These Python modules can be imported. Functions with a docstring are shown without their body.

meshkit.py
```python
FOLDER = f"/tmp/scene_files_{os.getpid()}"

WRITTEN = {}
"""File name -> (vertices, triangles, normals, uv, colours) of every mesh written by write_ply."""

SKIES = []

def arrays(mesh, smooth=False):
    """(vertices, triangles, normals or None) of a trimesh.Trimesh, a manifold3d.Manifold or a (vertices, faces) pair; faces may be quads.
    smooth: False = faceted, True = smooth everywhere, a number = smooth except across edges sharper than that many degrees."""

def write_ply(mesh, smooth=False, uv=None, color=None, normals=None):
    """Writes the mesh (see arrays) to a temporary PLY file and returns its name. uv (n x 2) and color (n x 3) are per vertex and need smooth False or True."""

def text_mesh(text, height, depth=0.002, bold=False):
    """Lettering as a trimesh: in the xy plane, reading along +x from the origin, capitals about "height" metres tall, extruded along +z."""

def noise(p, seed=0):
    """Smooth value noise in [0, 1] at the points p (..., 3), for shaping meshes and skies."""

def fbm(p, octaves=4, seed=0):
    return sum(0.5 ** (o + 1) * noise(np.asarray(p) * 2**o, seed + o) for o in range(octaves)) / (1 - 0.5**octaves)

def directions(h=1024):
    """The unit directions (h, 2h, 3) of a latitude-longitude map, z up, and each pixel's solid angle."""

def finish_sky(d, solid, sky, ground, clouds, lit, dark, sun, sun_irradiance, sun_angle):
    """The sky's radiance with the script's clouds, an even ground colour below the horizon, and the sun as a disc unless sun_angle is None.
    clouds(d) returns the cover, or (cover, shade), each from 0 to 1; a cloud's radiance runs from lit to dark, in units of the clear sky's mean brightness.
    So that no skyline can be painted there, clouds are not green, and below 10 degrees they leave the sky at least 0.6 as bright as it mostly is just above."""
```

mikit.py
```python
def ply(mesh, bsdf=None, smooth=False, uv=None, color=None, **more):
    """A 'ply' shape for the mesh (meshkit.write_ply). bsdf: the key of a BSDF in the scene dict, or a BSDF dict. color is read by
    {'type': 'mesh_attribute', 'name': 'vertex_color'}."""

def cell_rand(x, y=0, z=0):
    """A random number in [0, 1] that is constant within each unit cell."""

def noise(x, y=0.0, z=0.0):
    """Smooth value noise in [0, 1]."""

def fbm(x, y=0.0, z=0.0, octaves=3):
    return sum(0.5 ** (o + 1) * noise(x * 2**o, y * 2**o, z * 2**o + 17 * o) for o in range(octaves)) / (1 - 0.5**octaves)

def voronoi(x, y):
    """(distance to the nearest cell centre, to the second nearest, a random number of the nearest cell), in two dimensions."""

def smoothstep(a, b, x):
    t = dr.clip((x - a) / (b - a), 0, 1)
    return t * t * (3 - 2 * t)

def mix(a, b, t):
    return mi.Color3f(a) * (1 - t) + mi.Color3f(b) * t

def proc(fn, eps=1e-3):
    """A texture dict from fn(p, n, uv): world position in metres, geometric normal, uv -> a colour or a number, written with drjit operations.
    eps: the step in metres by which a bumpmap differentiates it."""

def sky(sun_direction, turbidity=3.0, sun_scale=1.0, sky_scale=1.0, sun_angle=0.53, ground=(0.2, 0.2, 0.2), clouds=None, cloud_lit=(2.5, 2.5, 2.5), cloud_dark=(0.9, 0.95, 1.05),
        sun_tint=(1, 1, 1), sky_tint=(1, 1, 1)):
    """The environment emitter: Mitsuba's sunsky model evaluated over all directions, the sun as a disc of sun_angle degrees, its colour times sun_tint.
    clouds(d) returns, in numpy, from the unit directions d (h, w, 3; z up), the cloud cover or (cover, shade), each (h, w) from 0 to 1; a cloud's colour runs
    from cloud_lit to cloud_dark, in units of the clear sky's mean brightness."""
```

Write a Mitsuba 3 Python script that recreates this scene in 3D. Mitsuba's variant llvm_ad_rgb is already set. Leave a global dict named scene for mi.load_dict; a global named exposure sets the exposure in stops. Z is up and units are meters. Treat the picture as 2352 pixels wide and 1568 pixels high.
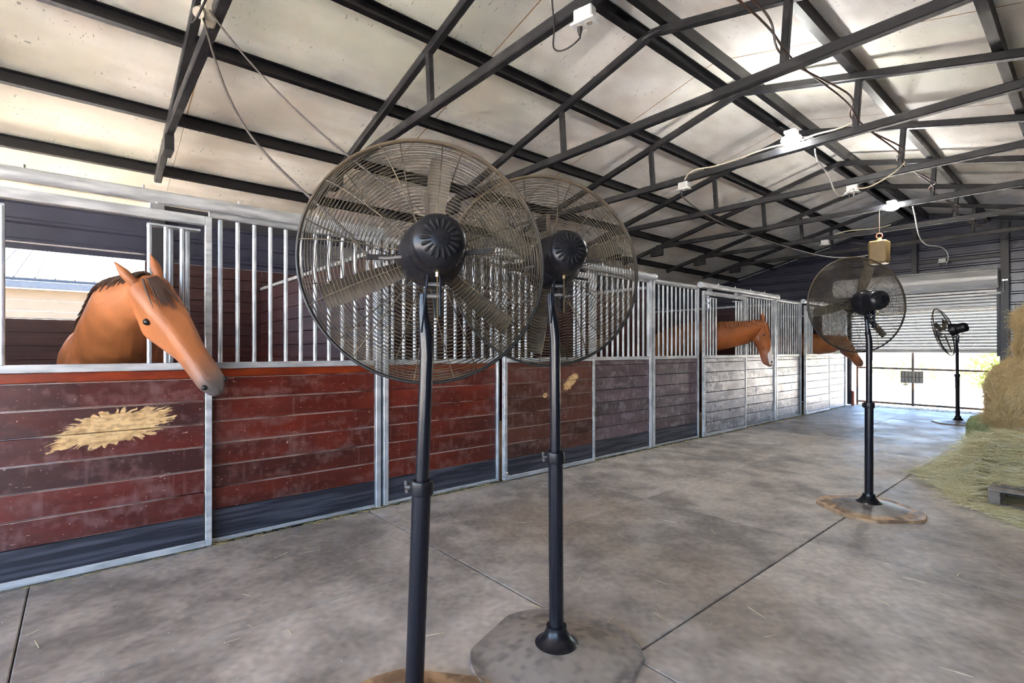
import math, random
import numpy as np, trimesh, manifold3d as m3, drjit as dr, mitsuba as mi
import mikit, meshkit
from mikit import proc, fbm, noise, smoothstep, mix, cell_rand
from shapely.geometry import Polygon
T = mi.ScalarTransform4f
rng = np.random.default_rng(7)
scene, labels, _count = {}, {}, {}

# ------------------------------------------------------------------ camera, sky, exposure
F, CX, CY, EYE = 1160.0, 1176.0, 803.0, 1.22
YAW = math.atan2(2533 - CX, F)
FW = np.array([-math.sin(YAW), math.cos(YAW), 0.0]); RT = np.array([math.cos(YAW), math.sin(YAW), 0.0]); UP = np.array([0, 0, 1.0])
CAM = np.array([0, 0, EYE])
scene['camera'] = {'type': 'perspective', 'fov': math.degrees(2 * math.atan(1176 / F)), 'fov_axis': 'x', 'near_clip': 0.02, 'far_clip': 500.0,
                   'principal_point_offset_x': 0.0, 'principal_point_offset_y': -(CY - 784.0) / 1568.0,
                   'to_world': T().look_at(origin=CAM.tolist(), target=(CAM + FW).tolist(), up=[0, 0, 1])}
exposure = 5.72
scene['sky'] = mikit.sky((-0.5, -0.08, 0.86), turbidity=4.0, sun_scale=1.3, sky_scale=1.0, ground=(0.3, 0.29, 0.27), sun_angle=3.0)
LAMP = 7.0

# ------------------------------------------------------------------ helpers
GROUPS = {'pedestal_fan': 'black pedestal fans standing in the aisle', 'roof_truss': 'steel trusses under the roof', 'roof_purlin': 'black purlins under the roof lining', 'stall_door': 'sliding stall doors along the aisle',
          'stall_grille': 'fixed barred partitions of the stall row', 'stall_post': 'galvanised posts of the stall row', 'door_track': 'door track tubes over the stall fronts', 'stall_divider': 'board dividers between the stalls', 'horse': 'horses in the stalls',
          'outlet_box': 'outlet boxes on the trusses', 'power_cord': 'cords and cables under the roof', 'ceiling_lamp': 'lit lamps on the trusses', 'steel_column': 'dark steel columns of the end and rear walls', 'bush': 'bushes outside the gate', 'tree_trunk': 'tree trunks outside the gate'}
def numbered(base):
    n = _count.get(base, 0); _count[base] = n + 1
    return base if n == 0 else f'{base}_{n:03d}'
def thing(name, label=None, cat=None, group=None, kind=None):
    k = numbered(name); d = {}
    if label: d['label'] = label
    if cat: d['category'] = cat
    if group: d['group'] = group
    if kind: d['kind'] = kind
    elif name in GROUPS: d['group'] = GROUPS[name]
    labels[k] = d
    return k
def part(root, name, mesh, bsdf, smooth=False, to_world=None, label=None, kind=None, **kw):
    k = numbered(f'{root}__{name}')
    s = dict(mesh) if isinstance(mesh, dict) else mikit.ply(mesh, bsdf, smooth=smooth, **kw)
    if isinstance(mesh, dict) and bsdf: s['bsdf'] = {'type': 'ref', 'id': bsdf}
    if to_world is not None: s['to_world'] = to_world
    scene[k] = s
    if label or kind:
        labels[k] = {**({'label': label} if label else {}), **({'kind': kind} if kind else {})}
    return k
def solo(name, mesh, bsdf, label, cat, smooth=False, group=None, kind=None, **kw):
    k = thing(name, label, cat, group, kind); scene[k] = mikit.ply(mesh, bsdf, smooth=smooth, **kw); return k
def struct(name, mesh=None, bsdf=None, smooth=False, label=None):
    labels[name] = {'kind': 'structure', **({'label': label} if label else {})}; _count[name] = 1
    if mesh is not None: scene[name] = mikit.ply(mesh, bsdf, smooth=smooth)
    return name
cat_ = trimesh.util.concatenate
def box(x0, x1, y0, y1, z0, z1):
    m = trimesh.creation.box((x1 - x0, y1 - y0, z1 - z0)); m.apply_translation(((x0 + x1) / 2, (y0 + y1) / 2, (z0 + z1) / 2)); return m
def cbox(sx, sy, sz, c=0.003):
    """chamfered box centred at the origin"""
    p = []
    for i in range(3):
        h = np.array([sx, sy, sz]) / 2 - c; h[i] += c
        p += [[a * h[0], b * h[1], d * h[2]] for a in (-1, 1) for b in (-1, 1) for d in (-1, 1)]
    return trimesh.convex.convex_hull(np.array(p))
def bxc(x0, x1, y0, y1, z0, z1, c=0.003):
    m = cbox(x1 - x0, y1 - y0, z1 - z0, c); m.apply_translation(((x0 + x1) / 2, (y0 + y1) / 2, (z0 + z1) / 2)); return m
def tube(pts, r, n=8, caps=True):
    p = np.asarray(pts, float); t = np.gradient(p, axis=0); t /= np.linalg.norm(t, axis=1, keepdims=True) + 1e-12
    ref = np.array([0, 0, 1.0]) if abs(t[0][2]) < 0.9 else np.array([1.0, 0, 0])
    a = np.cross(t[0], ref); a /= np.linalg.norm(a); A = []
    for k in range(len(p)):
        a = a - t[k] * (a @ t[k]); a /= np.linalg.norm(a) + 1e-12; A.append(a)
    A = np.array(A); B = np.cross(t, A); ang = np.arange(n) * 2 * np.pi / n
    R = np.broadcast_to(np.asarray(r, float), (len(p),))
    v = (p[:, None] + R[:, None, None] * (np.cos(ang)[None, :, None] * A[:, None] + np.sin(ang)[None, :, None] * B[:, None])).reshape(-1, 3)
    i, j = np.meshgrid(np.arange(len(p) - 1), np.arange(n), indexing='ij'); j2 = (j + 1) % n
    q = np.stack([i * n + j, i * n + j2, (i + 1) * n + j2, (i + 1) * n + j], -1).reshape(-1, 4)
    f = np.vstack([q[:, [0, 1, 2]], q[:, [0, 2, 3]]])
    if caps:
        v = np.vstack([v, p[0], p[-1]]); k = np.arange(n); k2 = (k + 1) % n; o = (len(p) - 1) * n
        f = np.vstack([f, np.stack([k2, k, k * 0 + len(v) - 2], 1), np.stack([o + k, o + k2, k * 0 + len(v) - 1], 1)])
    return trimesh.Trimesh(v, f, process=False)
def rod(a, b, r, n=10): return tube([a, b], r, n)
def bar_between(a, b, w, h, up=(0, 0, 1)):
    """rectangular tube from a to b, w sideways, h along up"""
    a, b = np.asarray(a, float), np.asarray(b, float); d = b - a; L = np.linalg.norm(d); d /= L
    u = np.asarray(up, float); u = u - d * (u @ d); u /= np.linalg.norm(u); s = np.cross(u, d)
    m = cbox(L, w, h, min(w, h) * 0.12); M = np.eye(4); M[:3, 0], M[:3, 1], M[:3, 2], M[:3, 3] = d, s, u, (a + b) / 2
    m.apply_transform(M); return m
def lathe(profile, n=40):
    return trimesh.creation.revolve(np.array(profile), sections=n)
def extrude_y(poly_xz, y0, y1):
    """polygon in (x, z) extruded along y"""
    m = trimesh.creation.extrude_polygon(Polygon(poly_xz), y1 - y0, engine='earcut')
    m.apply_transform(np.array([[1, 0, 0, 0], [0, 0, -1, y1], [0, 1, 0, 0], [0, 0, 0, 1.0]])); return m
def frame_at(origin, xdir, up=(0, 0, 1)):
    x = np.asarray(xdir, float); x = x / np.linalg.norm(x); u = np.asarray(up, float); z = u - x * (u @ x); z /= np.linalg.norm(z); y = np.cross(z, x)
    M = np.eye(4); M[:3, 0], M[:3, 1], M[:3, 2], M[:3, 3] = x, y, z, origin; return M
def tw(M): return T(np.asarray(M, float).tolist())
def spline(pts, n=40):
    from scipy.interpolate import CubicSpline
    p = np.asarray(pts, float); t = np.r_[0, np.cumsum(np.linalg.norm(np.diff(p, axis=0), axis=1))]
    return CubicSpline(t, p)(np.linspace(0, t[-1], n))
def joined(ms): return cat_(ms)
def px_dir(px, py): return FW + RT * (px - CX) / F + UP * (CY - py) / F

# ------------------------------------------------------------------ materials
def mat(name, color, rough=0.5, metallic=0.0, spec=0.5, **kw):
    c = color if isinstance(color, dict) else {'type': 'rgb', 'value': list(color)}
    r = rough if isinstance(rough, dict) else float(rough)
    scene[name] = {'type': 'twosided', 'bsdf': {'type': 'principled', 'base_color': c, 'roughness': r, 'metallic': metallic, 'specular': spec, **kw}}
    return name
def f_mat(p, n, uv):
    c = cell_rand(dr.floor((p.x + 3.66) / 1.22), dr.floor((p.y + 0.2) / 1.865), 3.0)
    a = fbm(p.x * 1.7, p.y * 1.7, c * 3.0, 4); b = fbm(p.x * 6, p.y * 6, 5.0, 4); s = noise(p.x * 90, p.y * 90, 1.0); g = noise(p.x * 40, p.y * 40, 9.0)
    k = fbm(p.x * 0.8, p.y * 0.8, 9.0, 3)
    t = 0.55 * a + 0.45 * b
    col = mix((0.21, 0.187, 0.165), (0.45, 0.402, 0.35), smoothstep(0.28, 0.72, t))
    col = mix(col, (0.30, 0.235, 0.17), smoothstep(0.5, 0.72, k) * 0.45)
    col = col * (0.86 + 0.22 * c) * (0.86 + 0.28 * g)
    return mix(col, (0.62, 0.57, 0.48), smoothstep(0.945, 0.985, s) * 0.6)
mat('rubber_mat', proc(f_mat), proc(lambda p, n, uv: 0.36 + 0.28 * fbm(p.x * 3, p.y * 3, 2.0, 3)), spec=0.5)
mat('slab', (0.05, 0.045, 0.04), 0.9)
def f_insul(p, n, uv):
    a = fbm(p.x * 1.1, p.y * 1.1, 2.0, 4); b = fbm(p.x * 7, p.y * 2.5, 6.0, 3); s = noise(p.x * 34, p.y * 70, 3.0); d = fbm(p.x * 0.55, p.y * 0.55, 12.0, 3)
    col = mix((0.66, 0.62, 0.56), (0.84, 0.81, 0.76), smoothstep(0.3, 0.7, 0.5 * a + 0.5 * b))
    col = mix(col, (0.60, 0.60, 0.47), smoothstep(0.5, 0.75, d) * 0.55)
    col = mix(col, (0.66, 0.56, 0.49), smoothstep(0.56, 0.75, fbm(p.x * 1.3, p.y * 1.3, 31.0, 3)) * 0.5)
    return col * (1 - 0.5 * smoothstep(0.86, 0.97, s) * smoothstep(0.4, 0.65, b))
mat('insulation', proc(f_insul), 0.55, spec=0.35)
mat('seam_tape', (0.36, 0.23, 0.12), 0.7)
mat('truss_paint', proc(lambda p, n, uv: mix((0.014, 0.0145, 0.017), (0.034, 0.034, 0.036), smoothstep(0.45, 0.8, fbm(p.x * 5, p.y * 5, p.z * 5, 3)))), 0.42, spec=0.5)
mat('purlin_black', (0.006, 0.006, 0.007), 0.4)
def f_wood(lo, hi, scuff, amt, patch=0, edge_lit_wear=0.0):
    def fn(p, n, uv):
        row = dr.floor((p.z - 0.205) / 0.14); c = cell_rand(row, dr.floor(p.y * 0.55), patch + 2.0)
        g = fbm(p.y * 3.0, p.z * 60, row * 7.0, 3); a = fbm(p.y * 2.2, p.z * 5, row * 3.0, 4)
        col = mix(lo, hi, dr.clip(0.55 * c + 0.55 * smoothstep(0.3, 0.7, a) - 0.1 + 0.25 * (g - 0.5), 0, 1))
        s = 0.55 * fbm(p.y * 6 + p.z * 2, p.z * 16, 4.0, 4) + 0.45 * fbm(p.y * 30, p.z * 22, 14.0, 4)
        col = mix(col, scuff, smoothstep(0.46, 0.78, s) * amt)
        d = noise(p.y * 38, p.z * 5, row)
        col = mix(col, scuff, smoothstep(0.80, 0.96, d) * amt * 0.5)
        if edge_lit_wear < 0:
            e = dr.abs((p.z - 0.205) / 0.14 - dr.round((p.z - 0.205) / 0.14)) * 0.14
            col = mix(col, (0.05, 0.048, 0.055), smoothstep(0.007, 0.003, e) * 0.8)
            col = mix(col, (0.06, 0.055, 0.06), smoothstep(0.80, 0.88, fbm(p.y * 16, p.z * 12, 33.0, 2)))
        if edge_lit_wear > 0:
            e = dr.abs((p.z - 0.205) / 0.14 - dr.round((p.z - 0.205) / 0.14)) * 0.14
            col = mix(col, (0.48, 0.36, 0.31), smoothstep(0.0062, 0.003, e) * smoothstep(0.25, 0.55, fbm(p.y * 4, p.z * 9, 21.0, 3)) * edge_lit_wear)  # pale board edges: wear plus painted light along the upper edges
        w = noise(p.y * 45, p.z * 150, 8.0)
        col = mix(col, (0.62, 0.5, 0.42), smoothstep(0.93, 0.99, w) * 0.5)
        if patch:
            for (cy, cz, ry, rz, tilt, seed) in (((0.14, 0.785, 0.255, 0.085, 0.17, 1.0),) if patch == 1 else ((3.87, 0.89, 0.10, 0.06, 0.5, 5.0), (3.50, 0.77, 0.035, 0.025, 0.1, 9.0))):
                dy = p.y - cy; dz = p.z - cz - tilt * dy; q = dr.sqrt(dr.square(dy / ry) + dr.square(dz / rz))
                ang = dr.atan2(dz / rz, dy / ry)
                edge = q + 0.35 * (fbm(p.y * 14, p.z * 14, seed, 3) - 0.5) + 0.55 * (noise(ang * 17.0 + 3 * fbm(p.y * 20, p.z * 20, 1.0, 2), q * 2.0, seed + 3) - 0.5) * smoothstep(0.5, 1.0, q) + 0.35 * (fbm(p.y * 45, p.z * 45, seed, 3) - 0.5)
                bare = mix((0.36, 0.21, 0.085), (0.62, 0.43, 0.21), smoothstep(0.25, 0.7, 0.6 * fbm(p.y * 25, p.z * 90, 3.0, 3) + 0.4 * fbm(p.y * 60, p.z * 60, 9.0, 3)))
                col = mix(bare, col, smoothstep(0.93, 1.06, edge))
        return col
    return fn
R_ = proc(lambda p, n, uv: 0.24 + 0.28 * fbm(p.y * 5, p.z * 14, 3.0, 3))
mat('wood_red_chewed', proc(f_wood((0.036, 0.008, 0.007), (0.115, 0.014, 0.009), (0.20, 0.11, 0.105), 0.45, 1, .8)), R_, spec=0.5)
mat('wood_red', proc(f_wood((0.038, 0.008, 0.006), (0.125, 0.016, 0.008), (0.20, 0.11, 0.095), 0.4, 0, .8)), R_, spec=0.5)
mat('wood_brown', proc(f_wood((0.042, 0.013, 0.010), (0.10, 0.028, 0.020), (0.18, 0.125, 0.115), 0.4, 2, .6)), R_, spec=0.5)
mat('wood_plum_sheen', proc(f_wood((0.05, 0.031, 0.036), (0.115, 0.075, 0.088), (0.23, 0.21, 0.23), 0.55, 0, -0.6)), R_, spec=0.55)  # purple cast of the glancing sheen painted into duller boards
mat('wood_grey_sheen', proc(f_wood((0.12, 0.115, 0.135), (0.30, 0.30, 0.34), (0.50, 0.50, 0.55), 0.6, 0, -0.9)), R_, spec=0.6)  # bluish gate-light sheen on the far boards painted into their colour
mat('wood_trim_orange', proc(lambda p, n, uv: mix((0.09, 0.012, 0.006), (0.27, 0.04, 0.008), fbm(p.y * 8, p.z * 20, 1.0, 3))), 0.3)
mat('kick_board', proc(lambda p, n, uv: mix((0.018, 0.020, 0.029), (0.058, 0.062, 0.08), smoothstep(0.35, 0.75, fbm(p.y * 2.5, p.z * 55, 6.0, 4)))), 0.35, spec=0.5)
mat('wood_dark_red', proc(lambda p, n, uv: mix((0.024, 0.0085, 0.009), (0.058, 0.020, 0.020), fbm(p.y * 2 + p.x * 2, p.z * 40, 2.0, 3))), 0.45)
mat('galvanised', proc(lambda p, n, uv: mix((0.40, 0.42, 0.44), (0.60, 0.62, 0.64), smoothstep(0.3, 0.7, fbm(p.x * 9 + p.y * 9, p.z * 9, 2.0, 3)))), 0.36, metallic=0.35, spec=0.6)
mat('galvanised_rail', proc(lambda p, n, uv: mix((0.34, 0.355, 0.36), (0.52, 0.53, 0.535), smoothstep(0.3, 0.7, fbm(p.y * 6, p.z * 30, p.x * 30, 3)))), 0.42, metallic=0.25, spec=0.5)
mat('navy_sheet', proc(lambda p, n, uv: mix((0.024, 0.027, 0.048), (0.044, 0.049, 0.082), fbm(p.x * 2 + p.y * 2, p.z * 2, 3.0, 3))), 0.26, spec=0.8)
mat('column_paint', (0.03, 0.032, 0.04), 0.4)
mat('door_steel', proc(lambda p, n, uv: mix((0.60, 0.60, 0.58), (0.76, 0.76, 0.74), fbm(p.x * 2, p.z * 9, 1.0, 3))), 0.38, metallic=0.2)
mat('cream_metal', proc(lambda p, n, uv: mix((0.55, 0.53, 0.47), (0.68, 0.66, 0.60), fbm(p.x * 3, p.z * 12, 1.0, 3))), 0.4, metallic=0.15)
mat('gate_rust', proc(lambda p, n, uv: mix((0.09, 0.07, 0.055), (0.24, 0.12, 0.06), smoothstep(0.4, 0.7, fbm(p.x * 7, p.z * 7, p.y * 7, 3)))), 0.6)
mat('plate_tan', (0.40, 0.38, 0.32), 0.6)
mat('fan_black', proc(lambda p, n, uv: mix((0.006, 0.0065, 0.009), (0.03, 0.028, 0.025), smoothstep(0.55, 0.85, fbm(p.x * 12, p.y * 12, p.z * 12, 4)) * 0.6)), 0.27, spec=0.35)
mat('fan_pole', proc(lambda p, n, uv: mix((0.006, 0.007, 0.011), (0.08, 0.075, 0.07), smoothstep(0.95, 0.99, noise(p.x * 160, p.y * 160, p.z * 90)) * 0.6)), 0.24, spec=0.4)
mat('fan_wire', proc(lambda p, n, uv: mix((0.045, 0.034, 0.021), (0.145, 0.112, 0.068), smoothstep(0.3, 0.75, fbm(p.x * 9, p.y * 9, p.z * 9, 3)))), 0.55, metallic=0.2)
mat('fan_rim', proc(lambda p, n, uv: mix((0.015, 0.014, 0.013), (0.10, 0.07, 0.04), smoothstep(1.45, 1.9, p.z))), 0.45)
mat('fan_blade', (0.11, 0.092, 0.065), 0.5, metallic=0.3)
mat('slot_dark', (0.002, 0.002, 0.002), 0.8)
mat('base_dust', proc(lambda p, n, uv: mix((0.13, 0.118, 0.108), (0.27, 0.235, 0.20), smoothstep(0.2, 0.7, 0.6 * fbm(p.x * 8, p.y * 8, 3.0, 4) + 0.4 * noise(p.x * 40, p.y * 40, 2.0)))), 0.4, spec=0.5)
def f_rust(p, n, uv):
    b = fbm(p.x * 7, p.y * 7, 4.0, 4)
    return mix(mix((0.06, 0.052, 0.047), (0.20, 0.18, 0.16), smoothstep(0.3, 0.7, b)), mix((0.17, 0.10, 0.055), (0.40, 0.25, 0.13), smoothstep(0.3, 0.7, fbm(p.x * 16, p.y * 16, 8.0, 3))), smoothstep(0.036, 0.023, p.z + 0.012 * (b - 0.5)))
mat('base_rust', proc(f_rust), 0.45)
mat('steel_bright', (0.7, 0.7, 0.7), 0.25, metallic=0.9)
mat('knob_dark', (0.07, 0.065, 0.06), 0.4, metallic=0.4)
mat('brass', (0.6, 0.45, 0.2), 0.3, metallic=0.9)
mat('white_plastic', (0.75, 0.75, 0.72), 0.45)
mat('box_grey', (0.55, 0.56, 0.55), 0.5, metallic=0.3)
mat('cord_grey', (0.065, 0.056, 0.05), 0.5)
mat('cord_black', (0.02, 0.018, 0.018), 0.5)
mat('cord_brown', (0.085, 0.045, 0.028), 0.5)
mat('cord_white', (0.72, 0.71, 0.68), 0.5)
mat('cord_beige', (0.52, 0.45, 0.33), 0.6)
mat('cap_grey', (0.35, 0.31, 0.25), 0.6)
mat('jug_plastic', proc(lambda p, n, uv: mix((0.13, 0.085, 0.03), (0.24, 0.17, 0.07), fbm(p.x * 8, p.z * 5, p.y * 8, 3))), 0.45)
mat('rust_red', (0.30, 0.09, 0.05), 0.7)
mat('pallet_wood', proc(lambda p, n, uv: mix((0.10, 0.085, 0.075), (0.26, 0.22, 0.18), fbm(p.x * 30, p.y * 4, p.z * 30, 3))), 0.8)
scene['straw'] = {'type': 'twosided', 'bsdf': {'type': 'principled', 'base_color': {'type': 'mesh_attribute', 'name': 'vertex_color'}, 'roughness': 0.6}}
scene['coat'] = {'type': 'twosided', 'bsdf': {'type': 'principled', 'base_color': {'type': 'mesh_attribute', 'name': 'vertex_color'}, 'roughness': 0.42, 'specular': 0.4, 'sheen': 0.3}}
mat('mane_chestnut', (0.22, 0.075, 0.025), 0.5)
mat('mane_dark', (0.05, 0.025, 0.016), 0.5)
mat('eye_dark', (0.01, 0.008, 0.006), 0.1)
mat('gravel', proc(lambda p, n, uv: mix((0.42, 0.42, 0.41), (0.56, 0.56, 0.56), fbm(p.x * 1.5, p.y * 1.5, 1.0, 4))), 0.9)
mat('stone_mix', proc(lambda p, n, uv: mix((0.20, 0.21, 0.14), (0.55, 0.52, 0.48), noise(p.x * 18, p.y * 18, 2.0))), 0.9)
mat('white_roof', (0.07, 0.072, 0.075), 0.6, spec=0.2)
mat('gutter_grey', (0.07, 0.08, 0.09), 0.5)
mat('siding', proc(lambda p, n, uv: mix((0.12, 0.07, 0.027), (0.165, 0.13, 0.085), smoothstep(0.35, 0.65, noise(p.z * 4.0, 1.5, 3.0)))), 0.7)
mat('bark', (0.20, 0.15, 0.11), 0.9)
scene['leaf'] = {'type': 'twosided', 'bsdf': {'type': 'principled', 'base_color': {'type': 'mesh_attribute', 'name': 'vertex_color'}, 'roughness': 0.6}}
mat('bedding', proc(lambda p, n, uv: mix((0.28, 0.2, 0.12), (0.45, 0.35, 0.22), fbm(p.x * 20, p.y * 20, 1.0, 3))), 0.9)

# ------------------------------------------------------------------ large structure
XS = -3.68                      # plane of the fixed stall fronts
XD = -3.60                      # plane of the sliding doors
XB = -7.10                      # back wall
YE = 13.25                      # far end wall
YF = -6.4                       # near end of the building
RX = -2.465                     # ridge
XR = 2.2
def zroof(x): return 4.67 - 0.25 * (2.465) - 0.25 * abs(x - RX)
PURX = [-6.25, -5.36, -4.42, -3.52, -2.61, -2.32, -1.41, -0.48, 0.43, 1.32]
TRY = [-4.02, -2.48, -0.94, 0.60, 2.14, 3.68, 5.22, 6.75, 8.30, 9.85, 11.40]

struct('ground', box(-40, 40, -40, 70, -0.12, -0.055), 'gravel', label='pale sunlit gravel ground outside')
struct('floor', box(XB, XR + .1, YF, 12.95, -0.05, -0.012), 'slab', label='floor of worn grey rubber mats')
mats = {}
xj = [-3.62, -2.44, -1.22, 0.0, 1.22, 2.2]; yj = [YF] + [-0.2 + 1.865 * k for k in range(-3, 8)] + [12.9]
for a, b in zip(xj[:-1], xj[1:]):
    for c, d in zip(yj[:-1], yj[1:]):
        if d - c < .1: continue
        key = (round(b - a, 3), round(d - c, 3))
        if key not in mats:
            mats[key] = mikit.ply(cbox(b - a - .007, d - c - .007, .016, .004), 'rubber_mat')
        j = rng.normal(0, 1, 3)
        part('floor', 'mat', mats[key], None, to_world=T().translate([(a + b) / 2 + .0012 * j[0], (c + d) / 2 + .0012 * j[1], -.008 + .0008 * j[2]]).rotate([0, 0, 1], float(.04 * j[0])))
part('floor', 'stall_bedding', box(XB + .05, -3.72, YF, 12.7, -.012, .02), 'bedding')

struct('ceiling', label='pitched roof lined with stained pale insulation board')
xe = [-7.35] + PURX + [2.35]
seams = [YF - .3, -5.3, -3.3, -1.28, .73, 2.74, 4.75, 6.76, 8.77, 10.78, 12.5, 13.55]
for k, (a, b) in enumerate(zip(xe[:-1], xe[1:])):
    pieces = [(a, RX), (RX, b)] if a < RX < b else [(a, b)]
    for (a2, b2) in pieces:
        za, zb = zroof(a2), zroof(b2)
        for c, d in zip(seams[:-1], seams[1:]):
            part('ceiling', 'panel', extrude_y([(a2, za), (b2, zb), (b2, zb + .03), (a2, za + .03)], c + .002, d - .002), 'insulation')
for c in seams[1:-1]:
    for a2, b2 in ((-5.4, RX), (RX, .9)):
        part('ceiling', 'seam_tape', extrude_y([(a2, zroof(a2) - .0015), (b2, zroof(b2) - .0015), (b2, zroof(b2) + .001), (a2, zroof(a2) + .001)], c - .005, c + .005), 'seam_tape')
part('ceiling', 'roof_sheet', cat_([extrude_y([(a2, zroof(a2) + .035), (b2, zroof(b2) + .035), (b2, zroof(b2) + .05), (a2, zroof(a2) + .05)], YF - .35, 13.6) for a2, b2 in ((-7.4, RX), (RX, 2.4))]), 'white_roof')

# corrugated sheets: horizontal ribs
def ribs(z0, z1, depth=.022, pitch=.20):
    pts, z = [], z0
    while z < z1 - 1e-6:
        for dz, dd in ((0, 0), (.055, 0), (.072, depth), (.10, depth), (.117, 0)):
            if z + dz <= z1: pts.append((dd, z + dz))
        z += pitch
    pts.append((0, z1)); return pts
def ribbed_y(x, y0, y1, z0, z1, sign=1):
    p = ribs(z0, z1); return extrude_y([(x + sign * d, z) for d, z in p] + [(x - sign * .01, z1), (x - sign * .01, z0)], y0, y1)
def ribbed_x(y, x0, x1, z0, z1):
    p = ribs(z0, z1); m = trimesh.creation.extrude_polygon(Polygon([(-d, z) for d, z in p] + [(.01, z1), (.01, z0)]), x1 - x0, engine='earcut')
    m.apply_transform(np.array([[0, 0, 1, x0], [1, 0, 0, y], [0, 1, 0, 0], [0, 0, 0, 1.0]])); return m

# back wall of the stalls with one opening per stall
STALLS = [-1.86, 1.79, 5.43, 9.09]; PITCH = 3.65
struct('wall_left', label='rear stall wall of dark stained boards under dark ribbed sheet')
zb = [.14 * k for k in range(17)]
stall0 = [YF - .0] + STALLS + [STALLS[-1] + PITCH]
for s in stall0:
    y0, y1 = s, {YF: STALLS[0], STALLS[-1] + PITCH: YE}.get(s, s + PITCH); o0, o1 = s + .88, s + 2.42
    for za, zc in zip(zb[:-1], zb[1:]):
        zc2 = zc - .004
        segs = [(y0, y1)] if zc <= 1.55 or za >= 2.2 or s != STALLS[0] else [(y0, o0), (o1, y1)]
        for a, b in segs: part('wall_left', 'board', bxc(XB - .03, XB + .01, a, b - .004, za, zc2, .003), 'wood_dark_red')
    part('wall_left', 'sheet', ribbed_y(XB - .01, y0, y1, 2.24, 2.74, 1), 'navy_sheet')
    for a, b, m_ in ((y0, y1, 'insulation'),) if y1 < .6 else ((y0, .6, 'insulation'), (.6, y1, 'column_paint')) if y0 < .6 else ((y0, y1, 'column_paint'),): part('wall_left', 'top_strip', box(XB - .02, XB, a, b, 2.74, 2.98), m_)
    for q in ([(y0, 0, y1, 2.24)] if s != STALLS[0] else [(y0, 0, y1, 1.545), (y0, 1.545, o0, 2.2), (o1, 1.545, y1, 2.2)]): part('wall_left', 'outer_sheet', box(XB - .045, XB - .032, q[0], q[2], q[1], q[3]), 'navy_sheet')
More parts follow.
